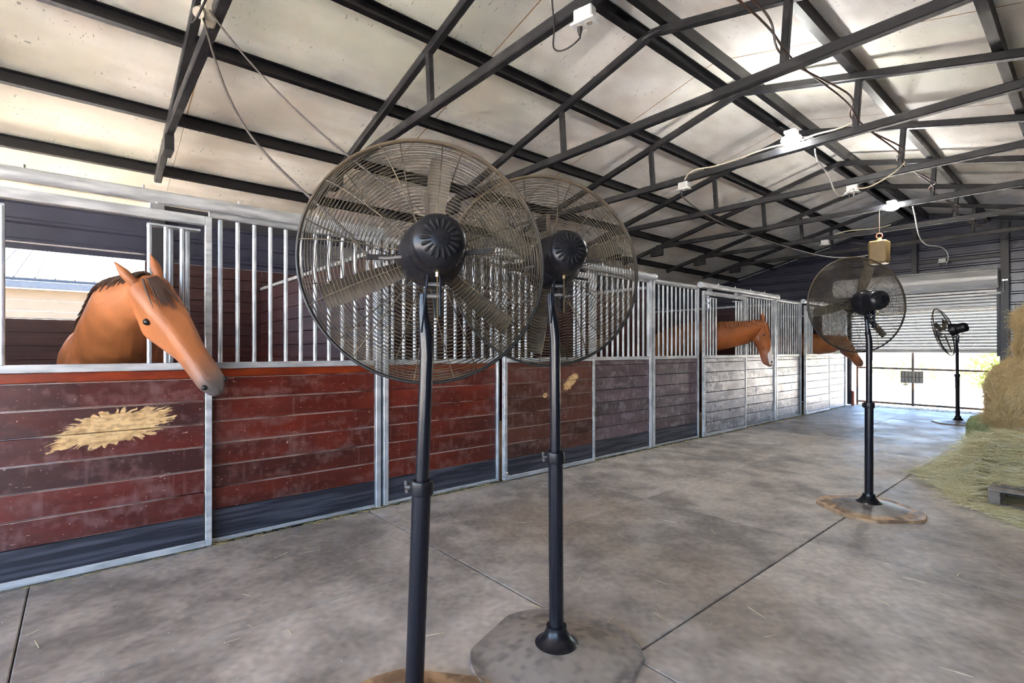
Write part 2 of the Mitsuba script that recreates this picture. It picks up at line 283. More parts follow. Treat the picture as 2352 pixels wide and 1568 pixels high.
# far end wall
struct('wall_end', label='far end wall of dark navy ribbed sheet above the roll-up door')
DX0, DX1 = -3.92, -1.26
for z0 in np.arange(2.0, 4.0, .2):
    z1 = z0 + .2; e = min((zroof(RX) - z1) / .25, 4.63)
    if e > .05: 
        a, b = max(RX - e, XB), min(RX + e, XR)
        part('wall_end', 'sheet_row', ribbed_x(YE, a, b, z0, z1), 'navy_sheet')
for z0 in np.arange(0.0, 2.0, .2):
    part('wall_end', 'sheet_row', ribbed_x(YE, XB, -3.74, z0, z0 + .2), 'navy_sheet'); part('wall_end', 'sheet_row', ribbed_x(YE, DX1 + .04, XR, z0, z0 + .2), 'navy_sheet')
part('wall_end', 'backing', cat_([trimesh.creation.extrude_polygon(Polygon(q), .02, engine='earcut').apply_transform(np.array([[1, 0, 0, 0], [0, 0, 1, YE + .012], [0, 1, 0, 0], [0, 0, 0, 1.0]])) for q in
     ([(XB, 2.0), (XR, 2.0), (XR, zroof(XR)), (RX, zroof(RX)), (XB, zroof(XB))], [(XB, 0), (-3.74, 0), (-3.74, 2.0), (XB, 2.0)], [(DX1 + .04, 0), (XR, 0), (XR, 2.0), (DX1 + .04, 2.0)])]), 'navy_sheet')
part('wall_end', 'girt', bxc(DX0 + 1.42, -1.2, YE - .075, YE - .025, 2.98, 3.05), 'column_paint')
part('wall_end', 'rake_trim', cat_([bar_between((XB, YE - .05, zroof(XB) - .03), (RX, YE - .05, zroof(RX) - .03), .05, .05), bar_between((RX, YE - .05, zroof(RX) - .03), (XR, YE - .05, zroof(XR) - .03), .05, .05)]), 'column_paint')
part('wall_end', 'rake_flashing', cat_([bar_between((-6.4, YE - .08, zroof(-6.4) - .065), (-4.0, YE - .08, zroof(-4.0) - .065), .01, .012)]), 'white_plastic')
struct('wall_right', label='right side wall of dark ribbed sheet, unseen near bay left open for daylight')
scene['wall_right'] = mikit.ply(ribbed_y(XR, -1.4, YE, 0.0, 2.9, -1), 'navy_sheet')
part('wall_right', 'header', ribbed_y(XR, YF, -1.4, 2.6, 2.9, -1), 'navy_sheet')  # unseen bay under this header is left open to add daylight inside
for y in (YF + .1, -1.45): part('wall_right', 'post', bxc(XR - .06, XR + .06, y - .05, y + .05, 0, 2.62), 'column_paint')

for (x0, x1, z0, z1, lab) in ((-1.25, -1.13, 0, zroof(-1.2) - .12, 'dark steel column right of the roll-up door'), (-2.58, -2.49, 2.76, zroof(-2.5) - .14, 'short dark steel post above the roll-up door'), (-3.78, -3.68, 0, 3.4, 'dark steel column between the stalls and the roll-up door')):
    solo('steel_column', cat_([bxc(x0, x1, YE - .15, YE - .135, z0, z1, .002), bxc(x0, x1, YE - .05, YE - .035, z0, z1, .002), bxc((x0 + x1) / 2 - .012, (x0 + x1) / 2 + .012, YE - .14, YE - .04, z0, z1, .002)]), 'column_paint', lab, 'column')
solo('steel_column', bxc(XB + .02, XB + .14, .60, .74, 0, zroof(-7) - .05), 'column_paint', 'dark steel column at the rear wall behind the first stall door', 'column')

# purlins
def cpurlin(x):
    z1 = zroof(x) - .002; z0 = z1 - .115; s = 1 if x < RX else -1; t = .006; w = .055
    return cat_([box(x - t / 2, x + t / 2, YF, YE - .03, z0, z1), box(min(x, x + s * w), max(x, x + s * w), YF, YE - .03, z0, z0 + t), box(min(x, x + s * w), max(x, x + s * w), YF, YE - .03, z1 - t - .012, z1 - .012),
                 box(x + s * w - t / 2, x + s * w + t / 2, YF, YE - .03, z0, z0 + .02)])
ordn = ['first', 'second', 'third', 'fourth', 'fifth', 'sixth', 'seventh', 'eighth', 'ninth', 'tenth', 'eleventh']
plab = ['lowest black roof purlin just above the stall wall', 'second black roof purlin up from the stall wall', 'third black roof purlin up from the stall wall', 'fourth black roof purlin up from the stall wall',
        'black ridge purlin on the stall side of the ridge', 'black ridge purlin on the hay side of the ridge', 'first black roof purlin down the hay side from the ridge', 'second black roof purlin down the hay side from the ridge',
        'third black roof purlin down the hay side from the ridge', 'lowest black roof purlin on the hay side']
for x, l in zip(PURX, plab): solo('roof_purlin', cpurlin(x), 'purlin_black', l, 'purlin')

# trusses
EX = 3.02
tlab = ['farthest dark steel roof truss behind the camera', 'middle dark steel roof truss behind the camera', 'dark steel roof truss just behind the camera', 'nearest dark steel roof truss, above the first stall door', 'dark steel roof truss over the near fan, outlet box at the top edge', 'dark steel roof truss over the second fan, third from the left',
        'dark steel roof truss carrying the nearer lit lamp', 'dark steel roof truss just beyond the nearer lit lamp, with a hanging outlet box', 'dark steel roof truss carrying the farther lamp and the hanging jug',
        'dark steel roof truss just beyond the farther lamp', 'farthest dark steel roof truss in front of the end wall']
def chord_z(x): return zroof(x) - .12 - .036
lo_c = bar_between((RX - EX, 0, 3.155), (RX + EX, 0, 3.155), .062, .072)
up_l = bar_between((RX - 3.80, 0, chord_z(RX - 3.80)), (RX - .06, 0, chord_z(RX - .06)), .062, .066)
up_r = bar_between((RX + 3.80, 0, chord_z(RX + 3.80)), (RX + .06, 0, chord_z(RX + .06)), .062, .066)
cr = tube([(RX - .10, 0, chord_z(RX - .1)), (RX - .05, 0, chord_z(RX) - .012), (RX, 0, chord_z(RX) - .004), (RX + .05, 0, chord_z(RX) - .012), (RX + .10, 0, chord_z(RX + .1))], .036, 10)
webs = [bar_between((x + .03 * s, 0, chord_z(x) - .02), (x, 0, 3.18), .05, .05, up=(1, 0, 0)) for x, s in ((RX - 1.04, -1), (RX + 1.04, 1))]
gus = [box(RX + s * 3.02 - .12, RX + s * 3.02 + .12, -.036, .036, 2.99, 3.13) for s in (-1, 1)]
TP = [mikit.ply(m, 'truss_paint') for m in (lo_c, up_l, up_r)] + [mikit.ply(cr, 'truss_paint', smooth=40)] + [mikit.ply(m, 'truss_paint') for m in webs] + [mikit.ply(m, 'truss_paint') for m in gus]
for y, l in zip(TRY, tlab):
    t = thing('roof_truss', l, 'roof truss'); W = T().translate([0, y, 0])
    for nm, s in zip(('bottom_chord', 'top_chord', 'top_chord', 'ridge_bend', 'web', 'web', 'heel_block', 'heel_block'), TP):
        part(t, nm, s, None, to_world=W)

# ------------------------------------------------------------------ stalls
def cyl_z(r, z0, z1, n=12): return tube([(0, 0, z0), (0, 0, z1)], r, n)
BAR = mikit.ply(cyl_z(.0135, 1.13, 2.05), 'galvanised', smooth=40)
BAR_S = mikit.ply(cyl_z(.0125, 1.13, 1.955), 'galvanised', smooth=40)
ZB = [.025, .205] + [.205 + .14 * k for k in range(1, 7)] + [1.10]
_bd = {}
def boards(root, x, y0, y1, bsdf, kick='kick_board', splits=False):
    for k, (a, b) in enumerate(zip(ZB[:-1], ZB[1:])):
        cuts = [y0, y1]
        if splits and k % 3 != 1: cuts = [y0, y0 + (y1 - y0) * (.3 + .45 * rng.random()), y1]
        for c, d in zip(cuts[:-1], cuts[1:]):
            key = (round(d - c, 4), k)
            if key not in _bd: _bd[key] = mikit.ply(cbox(.03, d - c - .003, b - a - .004, .003), None)
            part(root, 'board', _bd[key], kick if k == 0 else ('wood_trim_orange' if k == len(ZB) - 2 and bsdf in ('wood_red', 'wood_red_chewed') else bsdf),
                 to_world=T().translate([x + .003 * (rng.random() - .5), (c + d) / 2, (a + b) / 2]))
def fixed(y0, y1, wood, lab, splits=False, kick='kick_board'):
    t = thing('stall_grille', lab, 'stall grille')
    boards(t, XS, y0 + .004, y1 - .004, wood, kick, splits=splits)
    part(t, 'bottom_rail', bxc(XS - .02, XS + .022, y0, y1, 0, .024), 'galvanised_rail')
    part(t, 'ledge_rail', bxc(XS - .02, XS + .022, y0, y1, 1.10, 1.14), 'galvanised_rail')
    n = int(round((y1 - y0 - .06) / .10)); off = (y1 - y0 - n * .10) / 2
    for k in range(n + 1): part(t, 'bar', BAR, None, to_world=T().translate([XS, y0 + off + .10 * k, 0]))
    part(t, 'top_tube', tube([(XS, y0 - .01, 2.085), (XS, y1 + .01, 2.085)], .03, 16), 'galvanised_rail', smooth=40)
    return t
def door(y0, wood, lab, kick='kick_board'):
    y1 = y0 + 1.28; t = thing('stall_door', lab, 'stall door')
    fr = [bxc(XD - .02, XD + .02, y0, y0 + .036, .012, 2.04), bxc(XD - .02, XD + .02, y1 - .036, y1, .012, 2.04)]
    part(t, 'stile', fr[0], 'galvanised_rail'); part(t, 'stile', fr[1], 'galvanised_rail')
    part(t, 'bottom_rail', bxc(XD - .02, XD + .02, y0 + .037, y1 - .037, .012, .05), 'galvanised_rail')
    part(t, 'ledge_rail', bxc(XD - .02, XD + .022, y0 + .037, y1 - .037, 1.10, 1.142), 'galvanised_rail')
    part(t, 'top_rail', bxc(XD - .02, XD + .022, y0 + .037, y1 - .037, 1.985, 2.04), 'galvanised_rail')
    boards(t, XD - .002, y0 + .04, y1 - .04, wood, kick)
    for k in (.12, .20, .28, .36, .965, 1.045, 1.125): part(t, 'bar', BAR_S, None, to_world=T().translate([XD, y0 + k, 0]))
    for k in (1.075, 1.16): part(t, 'bar', BAR_S, None, to_world=T().translate([XD - .05, y0 + k, 0]))
    for a, b in ((.10, .37), (.955, 1.22)): part(t, 'crossbar', bxc(XD - .055, XD + .014, y0 + a, y0 + b, 1.945, 1.957, .002), 'galvanised')
    for k in (.2, 1.0):
        part(t, 'hanger', cat_([bxc(XD - .03, XD + .015, y0 + k - .035, y0 + k + .035, 2.04, 2.075), rod((XD, y0 + k, 2.03), (XD, y0 + k, 2.10), .008)]), 'steel_bright')
    part(t, 'latch', cat_([bxc(XD + .02, XD + .04, y0 + .005, y0 + .03, .05, .09), rod((XD + .03, y0 - .03, .06), (XD + .03, y0 + .05, .06), .006)]), 'steel_bright')
    return t
def post(y, lab):
    t = thing('stall_post', lab, 'post')
    part(t, 'channel', bxc(XS - .03, XS + .035, y - .052, y - .012, 0, 2.12), 'galvanised'); part(t, 'channel', bxc(XS - .03, XS + .035, y + .012, y + .052, 0, 2.12), 'galvanised')
    part(t, 'core', bxc(XS - .03, XS + .005, y - .012, y + .012, 0, 2.11), 'column_paint')
def track(y0, y1, lab):
    t = thing('door_track', lab, 'rail')
    part(t, 'tube', tube([(XD - .01, y0, 2.118), (XD - .01, y1, 2.118)], .038, 20), 'galvanised_rail', smooth=40)
    for y in (y0 + .02, y1 - .02): part(t, 'end_cap', tube([(XD - .01, y - .02, 2.118), (XD - .01, y + .02, 2.118)], .042, 20), 'galvanised', smooth=40)
    for k in range(1, 5): part(t, 'bolt', rod((XD - .01, y0 + (y1 - y0) * k / 5, 2.15), (XD - .01, y0 + (y1 - y0) * k / 5, 2.175), .008, 8), 'steel_bright')
DOORS = [-.66, 2.97, 6.56, 10.24]; WD = 1.28
sn = ['first', 'second', 'third', 'fourth']
woods = [('wood_red', 'wood_red_chewed', 'wood_red'), ('wood_red', 'wood_brown', 'wood_plum_sheen'), ('wood_plum_sheen', 'wood_grey_sheen', 'wood_grey_sheen'), ('wood_grey_sheen', 'wood_grey_sheen', 'wood_grey_sheen')]
lp = ['barred red stall grille at the far left edge', 'barred red-brown stall grille left of the second stall door, behind the fans', 'barred plum-sheened stall grille left of the door the middle horse leans from', 'barred grey-sheened stall grille left of the last stall door']
ld = ['red sliding stall door with a large chewed bare patch, nearest horse leaning over it', 'brown sliding stall door behind the second fan, small chewed patch', 'grey-sheened sliding stall door that the middle chestnut horse leans from', 'grey-sheened sliding stall door nearest the roll-up door, behind the third fan']
lr = ['barred red stall grille just right of the nearest horse', 'barred plum-sheened stall grille between the second fan and the second double post', 'barred grey-sheened stall grille right of the middle horse', 'barred grey-sheened stall grille at the far end beside the roll-up door']
for i, s in enumerate(STALLS):
    d0 = DOORS[i]; d1 = d0 + WD; w = woods[i]
    fixed(s + .055, d0 - .035, w[0], lp[i], i >= 2, 'wood_grey_sheen' if i == 3 else 'kick_board'); door(d0, w[1], ld[i], 'wood_grey_sheen' if i >= 2 else 'kick_board'); fixed(d1 + .01, s + PITCH - .055, w[2], lr[i], i >= 1, 'wood_grey_sheen' if i >= 2 else 'kick_board')
    part(labels and thing('stall_post', ['slim galvanised post at the left edge of the nearest stall door', 'slim galvanised post at the left edge of the second stall door', 'slim galvanised post at the left edge of the middle horse\'s door', 'slim galvanised post at the left edge of the last stall door'][i], 'post'), 'channel', bxc(XS - .02, XS + .03, d0 - .03, d0 - .004, 0, 2.10), 'galvanised')
    track(d0 - .06, s + PITCH - .02, ['galvanised door track tube above the nearest horse', 'galvanised door track tube running behind the second fan', 'galvanised door track tube above the middle horse', 'galvanised door track tube above the last stall door'][i])
for y, l in zip([s for s in STALLS[1:]] + [STALLS[-1] + PITCH], ['double galvanised post behind the near fan, between red panels', 'double galvanised post right of the second fan, between plum-sheened panels', 'double galvanised post right of the middle horse', 'double galvanised post at the end of the stall row']): post(y, l)
# dividers
for y, l in zip(STALLS + [STALLS[-1] + PITCH], ['dark board divider at the left of the first stall', 'dark red board divider behind the near fan', 'dark board divider behind the second double post', 'dark board divider beside the middle horse', 'dark board divider at the end of the stalls']):
    t = thing('stall_divider', l, 'partition')
    for za, zc in zip([.14 * k for k in range(14)], [.14 * k for k in range(1, 15)]):
        part(t, 'board', bxc(XB + .02, XS - .04, y - .018, y + .018, za + .02, zc + .016, .003), 'wood_dark_red')
    part(t, 'cap', bxc(XB + .02, XS - .04, y - .025, y + .025, 1.985, 2.02), 'galvanised_rail')

# ------------------------------------------------------------------ roll-up door and gate
struct('door_1', label='pale steel roll-up door half raised in the far end wall')
YD = YE - .06
part('door_1', 'drum', cat_([tube([(DX0 - .02, YE - .24, 2.575), (DX1, YE - .24, 2.575)], .185, 40)]), 'door_steel', smooth=30)
part('door_1', 'drum_bead', cat_([tube([(DX0, YE - .24 + .188 * math.cos(a), 2.575 + .188 * math.sin(a)), (DX1, YE - .24 + .188 * math.cos(a), 2.575 + .188 * math.sin(a))], .009, 6) for a in np.radians([100, 135, 170, 200, 230, 262])]), 'door_steel', smooth=40)
zs = np.arange(1.20, 2.46, .062)
for z in zs:
    part('door_1', 'slat', extrude_y([(0, 0), (.02, .008), (.02, .044), (0, .052), (-.006, .052), (-.006, 0)], -3.66, -1.29), 'cream_metal' if z < 2.06 else 'door_steel',
         to_world=T(np.array([[0, 1, 0, 0], [-1, 0, 0, YD], [0, 0, 1, float(z)], [0, 0, 0, 1.0]]).tolist()))
part('door_1', 'bottom_bar', bxc(-3.66, -1.28, YD - .03, YD + .02, 1.16, 1.20), 'cream_metal')
part('door_1', 'guide', bxc(-1.30, -1.255, YD - .06, YD + .03, 1.1, 2.6), 'column_paint'); part('door_1', 'guide', bxc(-3.70, -3.66, YD - .06, YD + .03, 0, 2.6), 'column_paint')
part('door_1', 'bracket', bxc(-1.44, -1.24, YD - .10, YD - .05, 2.27, 2.31), 'white_plastic')
part('door_1', 'chain_bracket', cat_([bxc(-1.22, -1.14, YE - .22, YE - .18, 2.50, 2.53), rod((-1.20, YE - .2, 2.3), (-1.20, YE - .2, 2.55), .012)]), 'steel_bright')

g = thing('metal_gate', 'rusty pipe gate with a grid plate under the raised roll-up door', 'gate')
GY = YE + .08
part(g, 'top_rail', tube([(-3.60, GY, .825), (-1.24, GY, .80)], .02, 10), 'gate_rust', smooth=40)
part(g, 'bottom_rail', tube([(-3.60, GY, .07), (-1.24, GY, .06)], .022, 10), 'gate_rust', smooth=40)
part(g, 'post', tube([(-3.60, GY, -.02), (-3.60, GY, 1.15)], .022, 10), 'gate_rust', smooth=40)
part(g, 'post', tube([(-2.60, GY, .03), (-2.60, GY, 1.2)], .024, 10), 'gate_rust', smooth=40)
part(g, 'post', tube([(-1.26, GY, -.02), (-1.26, GY, 1.15)], .022, 10), 'gate_rust', smooth=40)
pl = part(g, 'grid_plate', bxc(-2.80, -2.42, GY - .05, GY - .035, .52, .77), 'plate_tan')
for k in range(7): part(pl, 'grid_bar', box(-2.79 + .06 * k, -2.78 + .06 * k, GY - .058, GY - .05, .525, .765), 'gate_rust')
part(pl, 'grid_bar', box(-2.79, -2.43, GY - .058, GY - .05, .64, .65), 'gate_rust')
part(g, 'hinge', bxc(-3.66, -3.58, GY - .05, GY, .88, .95), 'rust_red')
solo('threshold_pipe', tube([(-3.64, YE - .1, -.05), (-3.64, YE - .1, .30)], .03, 10), 'rust_red', 'short rusty red pipe stub at the foot of the gate beside the stalls', 'pipe', smooth=40)
def stones(n, xr, yr, seed, s0=.012, s1=.03):
    r = np.random.default_rng(seed); ms = []
    base = trimesh.creation.icosphere(subdivisions=0)
    for _ in range(n):
        m = base.copy(); m.apply_scale(r.uniform(s0, s1, 3) * [1, 1, .6]); m.apply_transform(trimesh.transformations.rotation_matrix(r.uniform(0, 6.28), [0, 0, 1])); m.apply_translation([r.uniform(*xr), r.uniform(*yr), -.045 + r.uniform(0, .012)]); ms.append(m)
    return cat_(ms)
solo('gravel_strip', stones(1500, (-3.7, -.9), (12.96, 13.75), 3), 'stone_mix', 'strip of loose gravel along the gate threshold', 'gravel', kind='stuff')

# ------------------------------------------------------------------ fans
GR = .405
def ring(s, r, w, n=72, k=4):
    a = np.arange(n) * 2 * np.pi / n; b = np.arange(k) * 2 * np.pi / k + .4
    R = r + w * np.cos(b)[None, :]; v = np.stack([np.broadcast_to(s + w * np.sin(b)[None, :], (n, k)), R * np.cos(a)[:, None], R * np.sin(a)[:, None]], -1).reshape(-1, 3)
    i, j = np.meshgrid(np.arange(n), np.arange(k), indexing='ij'); i2, j2 = (i + 1) % n, (j + 1) % k
    q = np.stack([i * k + j, i2 * k + j, i2 * k + j2, i * k + j2], -1).reshape(-1, 4)
    return trimesh.Trimesh(v, np.vstack([q[:, [0, 1, 2]], q[:, [0, 2, 3]]]), process=False)
def gprof(r, depth): return depth * (1 - (r / GR) ** 4) ** .75 if r < GR else 0.0
def guard(depth, r0, ang0, step=.0118, n_rad=12):
    rr = np.linspace(r0, GR, 400); pp = np.array([(gprof(r, depth), r) for r in rr]); L = np.r_[0, np.cumsum(np.hypot(*np.diff(pp, axis=0).T))]
    ms = [ring(np.interp(l, L, pp[:, 0]), np.interp(l, L, pp[:, 1]), .00145) for l in np.arange(0, L[-1], step)]
    for k in range(n_rad):
        a = ang0 + k * 2 * np.pi / n_rad
        ms.append(tube([(s, r * math.cos(a), r * math.sin(a)) for s, r in pp[::18]], .0021, 5))
    return cat_(ms)
G_BACK = mikit.ply(guard(-.095, .10, .12), 'fan_wire', smooth=True); G_FRONT = mikit.ply(guard(.085, .055, .30), 'fan_wire', smooth=True)
RIM = mikit.ply(cat_([ring(-.004, GR + .001, .0055, 96, 8), ring(.006, GR + .001, .0045, 96, 8)]), None, smooth=True)
HUBCAP = mikit.ply(tube([(.078, 0, 0), (.088, 0, 0)], [.065, .05], 32), 'fan_black', smooth=30)
def motor_mesh():
    pr = [(0, -.318), (.03, -.317), (.055, -.310), (.072, -.298), (.0795, -.278), (.081, -.25), (.081, -.195), (.083, -.19), (.094, -.17), (.100, -.15), (.103, -.11), (.103, -.088), (.07, -.075), (0, -.075)]
    m = lathe(pr[::-1], 56); m.apply_transform(np.array([[0, 0, 1, 0], [1, 0, 0, 0], [0, 1, 0, 0], [0, 0, 0, 1.0]])); return m
MOTOR = mikit.ply(motor_mesh(), 'fan_black', smooth=35)
def slots():
    ms = []
    for k in range(18):
        a = k * 2 * math.pi / 18; u = np.array([0, math.cos(a), math.sin(a)])
        def P(r): return np.array([-np.interp(r, [0, .03, .055, .072], [.318, .317, .310, .298]) - .0012, 0, 0]) + u * r
        ms.append(tube([P(.027), P(.033), P(.042), P(.05), P(.056)], [.0018, .003, .0048, .0055, .0035], 8))
    return cat_(ms)
SLOTS = mikit.ply(slots(), 'slot_dark', smooth=True)
VBTN = mikit.ply(tube([(-.320, 0, 0), (-.314, 0, 0)], [.007, .009], 14), 'fan_black', smooth=30)
def blade_mesh():
    us = np.linspace(.06, .355, 12); vs = np.linspace(-1, 1, 7); V = []
    for u in us:
        c = .019 + .022 * math.sin(math.pi * min(1, (u - .02) / .36) * .72); tw_ = math.radians(34 - 40 * (u - .06))
        for v in vs:
            x = v * c; V.append((math.sin(tw_) * x + .012 * (1 - v * v), math.cos(tw_) * x, u))
    V = np.array(V); n = len(vs); F_ = []
    for i in range(len(us) - 1):
        for j in range(n - 1): a = i * n + j; F_ += [(a, a + 1, a + n + 1), (a, a + n + 1, a + n)]
    F_ = np.array(F_); off = np.array([.0016, 0, 0]); m = trimesh.Trimesh(np.vstack([V, V + off]), np.vstack([F_, F_[:, ::-1] + len(V)]), process=False); return m
BLADE = mikit.ply(blade_mesh(), 'fan_blade', smooth=40)
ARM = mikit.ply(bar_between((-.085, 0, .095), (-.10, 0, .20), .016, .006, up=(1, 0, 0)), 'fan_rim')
def rounded_base():
    n = 96; rows = [(1.0, 0, 0), (1.0, .016, 0), (.985, .021, 0), (.88, .017, 0), (.80, .022, 0), (.60, .038, 1), (.40, .052, 1), (.24, .060, 1), (.0, .062, 1)]
    a = np.arange(n) * 2 * np.pi / n; sup = []
    for t in a:
        q = min(.345, .318 / max(1e-6, max(abs(math.cos(t - k * math.pi / 4)) for k in range(0, 8, 2))), ) if False else None
        r = .345
        for k in range(4): 
            c = math.cos(t - k * math.pi / 2 - .35)
            if c > 0: r = min(r, .312 / c)
        sup.append(r)
    sup = np.array(sup); V = []
    for f, z, rd in rows:
        R = f * (sup if not rd else np.full(n, .335)); V.append(np.stack([R * np.cos(a), R * np.sin(a), np.full(n, z)], 1))
    V = np.vstack(V); F_ = []
    for i in range(len(rows) - 1):
        for j in range(n): j2 = (j + 1) % n; F_ += [(i * n + j, i * n + j2, (i + 1) * n + j2), (i * n + j, (i + 1) * n + j2, (i + 1) * n + j)]
    V = np.vstack([V, [0, 0, 0]]); F_ += [((j + 1) % n, j, len(V) - 1) for j in range(n)]
    m = trimesh.Trimesh(V, F_, process=True); return m
BASE = mikit.ply(rounded_base(), None, smooth=25)
COLLAR = mikit.ply(lathe([(0, .05), (.088, .05), (.088, .058), (.07, .068), (.05, .092), (.041, .112), (.040, .128), (.030, .128), (0, .128)], 40), 'fan_black', smooth=30)
CLAMP = mikit.ply(lathe([(.024, -.022), (.034, -.022), (.036, -.016), (.036, .016), (.033, .022), (.024, .022)], 32), 'fan_black', smooth=30)
KNOB = mikit.ply(cat_([tube([(-.03, 0, 0), (-.05, 0, 0)], .007, 10), bar_between((-.046, 0, -.018), (-.050, 0, .020), .004, .009, up=(1, 0, 0))]), 'knob_dark')
CHAIN = mikit.ply(cat_([trimesh.creation.icosphere(subdivisions=0, radius=.0026).apply_translation((0, 0, -.006 * k)) for k in range(22)] + [tube([(0, 0, .012), (0, 0, -.002)], .006, 10)]), 'brass')
def fan(base, piv, G, n, label, base_mat, base_rot=0.0, blade0=40, clamp_z=.80, chain=True, scale=1.0):
    t = thing('pedestal_fan', label, 'fan'); base, piv, G = (np.asarray(v, float) for v in (base, piv, G))
    part(t, 'base', BASE, base_mat, to_world=T().translate(base.tolist()).rotate([0, 0, 1], base_rot))
    part(t, 'base_collar', COLLAR, None, to_world=T().translate(base.tolist()))
    top = piv + np.array([0, 0, -.02]) - RT * .016; ax = top - base; ax /= np.linalg.norm(ax); zc = (clamp_z) / ax[2]
    part(t, 'lower_pole', rod(base + ax * .06, base + ax * zc, .0285, 24), 'fan_pole', smooth=40)
    h = np.array([n[0], n[1], 0]); h /= np.linalg.norm(h); side = np.cross([0, 0, 1], h)
    e = base + ax * (np.linalg.norm(top - base) - .20)
    part(t, 'upper_pole', tube([base + ax * (zc - .05), base + ax * (zc + .3), e - ax * .05, e, e + ax * .04 + side * .003, e + ax * .08 + side * .008, e + ax * .12 + side * .014, e + ax * .16 + side * .018, e + ax * .185 + side * .018], [.0205, .0205, .0205, .021, .021, .019, .015, .0125, .011], 24), 'fan_pole', smooth=40)
    part(t, 'yoke', cat_([bar_between(e + ax * .07 + side * .020, piv + side * .020 + np.array([0, 0, .03]), .006, .036, up=h), bar_between(piv - side * .016 + np.array([0, 0, -.10]), piv - side * .016 + np.array([0, 0, .03]), .006, .034, up=h)]), 'fan_pole')
    for dz in (-.005, -.04): part(t, 'yoke_bolt', rod(piv + side * .026 + np.array([0, 0, dz]), piv - side * .021 + np.array([0, 0, dz]), .006, 10), 'steel_bright')
    part(t, 'clamp', CLAMP, None, to_world=tw(frame_at(base + ax * zc, np.cross([0, 1, 0], ax), up=ax)))
    part(t, 'clamp_knob', KNOB, None, to_world=tw(frame_at(base + ax * zc, RT, up=ax)))
    M = frame_at(G, n); W = tw(M) @ T().scale([scale] * 3)
    part(t, 'motor', MOTOR, None, to_world=W); part(t, 'motor_vent', SLOTS, None, to_world=W); part(t, 'motor_button', VBTN, None, to_world=W); part(t, 'hub_cap', HUBCAP, None, to_world=W)
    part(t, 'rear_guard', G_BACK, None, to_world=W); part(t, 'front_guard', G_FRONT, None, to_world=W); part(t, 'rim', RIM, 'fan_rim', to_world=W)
    for k in range(3): part(t, 'blade', BLADE, None, to_world=W @ T().rotate([1, 0, 0], blade0 + 120 * k))
    for a in (-5, 83, 175, 265): part(t, 'arm', ARM, None, to_world=W @ T().rotate([1, 0, 0], a))
    if chain: part(t, 'pull_chain', CHAIN, None, to_world=T().translate((G - .245 * np.asarray(n) + np.array([0, 0, -.092])).tolist()))
    return M
b1 = FW * 1.575 + RT * (947 - 1176) / F * 1.575
f1 = fan([b1[0], b1[1], .0], (-1.308, .811, 1.422), (-1.467, .884, 1.516), (-.908, .418, -.033), 'nearest black pedestal fan, on a rust-edged base at the bottom edge', 'base_rust', 20, 8)
f2 = fan([-1.41, 1.438, 0], (-1.371, 1.411, 1.473), (-1.524, 1.496, 1.558), (-.87, .485, -.089), 'second black pedestal fan, on a wide dusty grey octagonal base', 'base_dust', 0, 70)
f3 = fan([-1.16, 4.575, 0], (-1.139, 4.554, 1.483), (-1.268, 4.672, 1.578), (-.737, .675, -.045), 'third black pedestal fan, on a rusty-rimmed base standing alone in mid aisle', 'base_rust', 30, 20, scale=.93)
f4 = fan([-1.56, 11.05, 0], (-1.535, 10.87, 1.436), (-1.728, 10.983, 1.519), (-.965, .08, -.25), 'farthest black pedestal fan, seen edge-on by the roll-up door', 'base_dust', 10, 50)

# ------------------------------------------------------------------ lamps, outlets, cords, jug
def lamp(p, lab):
    t = thing('ceiling_lamp', lab, 'lamp'); p = np.asarray(p, float)
    part(t, 'bracket', bxc(p[0] - .05, p[0] + .05, p[1] - .05, p[1] + .05, p[2] + .02, p[2] + .045), 'white_plastic')
    part(t, 'housing', lathe([(0, .02), (.05, .02), (.055, .0), (.05, -.004), (0, -.004)], 40).apply_translation(p), 'white_plastic', smooth=30)
    part(t, 'diffuser', lathe([(0, -.085), (.04, -.081), (.07, -.067), (.09, -.042), (.085, -.022), (.06, -.006), (0, -.006)], 40).apply_translation(p), None, smooth=50,
         emitter={'type': 'area', 'radiance': {'type': 'rgb', 'value': [LAMP, LAMP * .98, LAMP * .95]}})
lamp((-1.93, 5.15, 3.26), 'nearer lit white lamp on a roof truss'); lamp((-1.83, 8.23, 3.16), 'farther lit white lamp on a roof truss, above the hanging jug')
def outlet(p, lab, rot=0):
    t = thing('outlet_box', lab, 'outlet box'); W = T().translate(list(p)).rotate([0, 0, 1], rot)
    b = part(t, 'box', mikit.ply(cbox(.115, .06, .075, .006), 'box_grey'), None, to_world=W)
    c = part(t, 'cover_plate', mikit.ply(cat_([cbox(.15, .085, .012, .004).apply_translation((0, -.0, -.045))]), 'white_plastic'), None, to_world=W)
    for s in (-.03, .03):
        part(c, 'socket', mikit.ply(tube([(s, 0, -.051), (s, 0, -.055)], .017, 20), 'cap_grey'), None, to_world=W)
    part(t, 'plug', mikit.ply(cat_([tube([(-.03, 0, -.05), (-.03, 0, -.075), (-.03, 0, -.10)], [.015, .014, .007], 12)]), 'cord_black', smooth=40), None, to_world=W)
outlet((-1.88, 2.14, 3.085), 'white outlet box at the top edge with a black plug and looped cord', 12)
outlet((-3.10, 5.22, 3.09), 'outlet box on the lamp-carrying truss, the long drooping cord plugged into it')
outlet((-1.87, 6.75, 3.075), 'outlet box hanging under the truss right of the nearer lamp')
outlet((-3.14, 9.85, 3.095), 'small outlet box on the far truss, above the third fan')
outlet((-2.05, 12.9, 2.98), 'small outlet box against the navy end wall')
t = thing('conduit_fitting', 'weathered cable fitting on the truss at the top left, cords hanging from it', 'cable fitting')
part(t, 'body', cat_([bxc(-3.40, -3.30, .53, .60, 3.10, 3.24, .01), rod((-3.40, .56, 3.20), (-3.28, .50, 3.10), .03, 10)]), 'cap_grey')
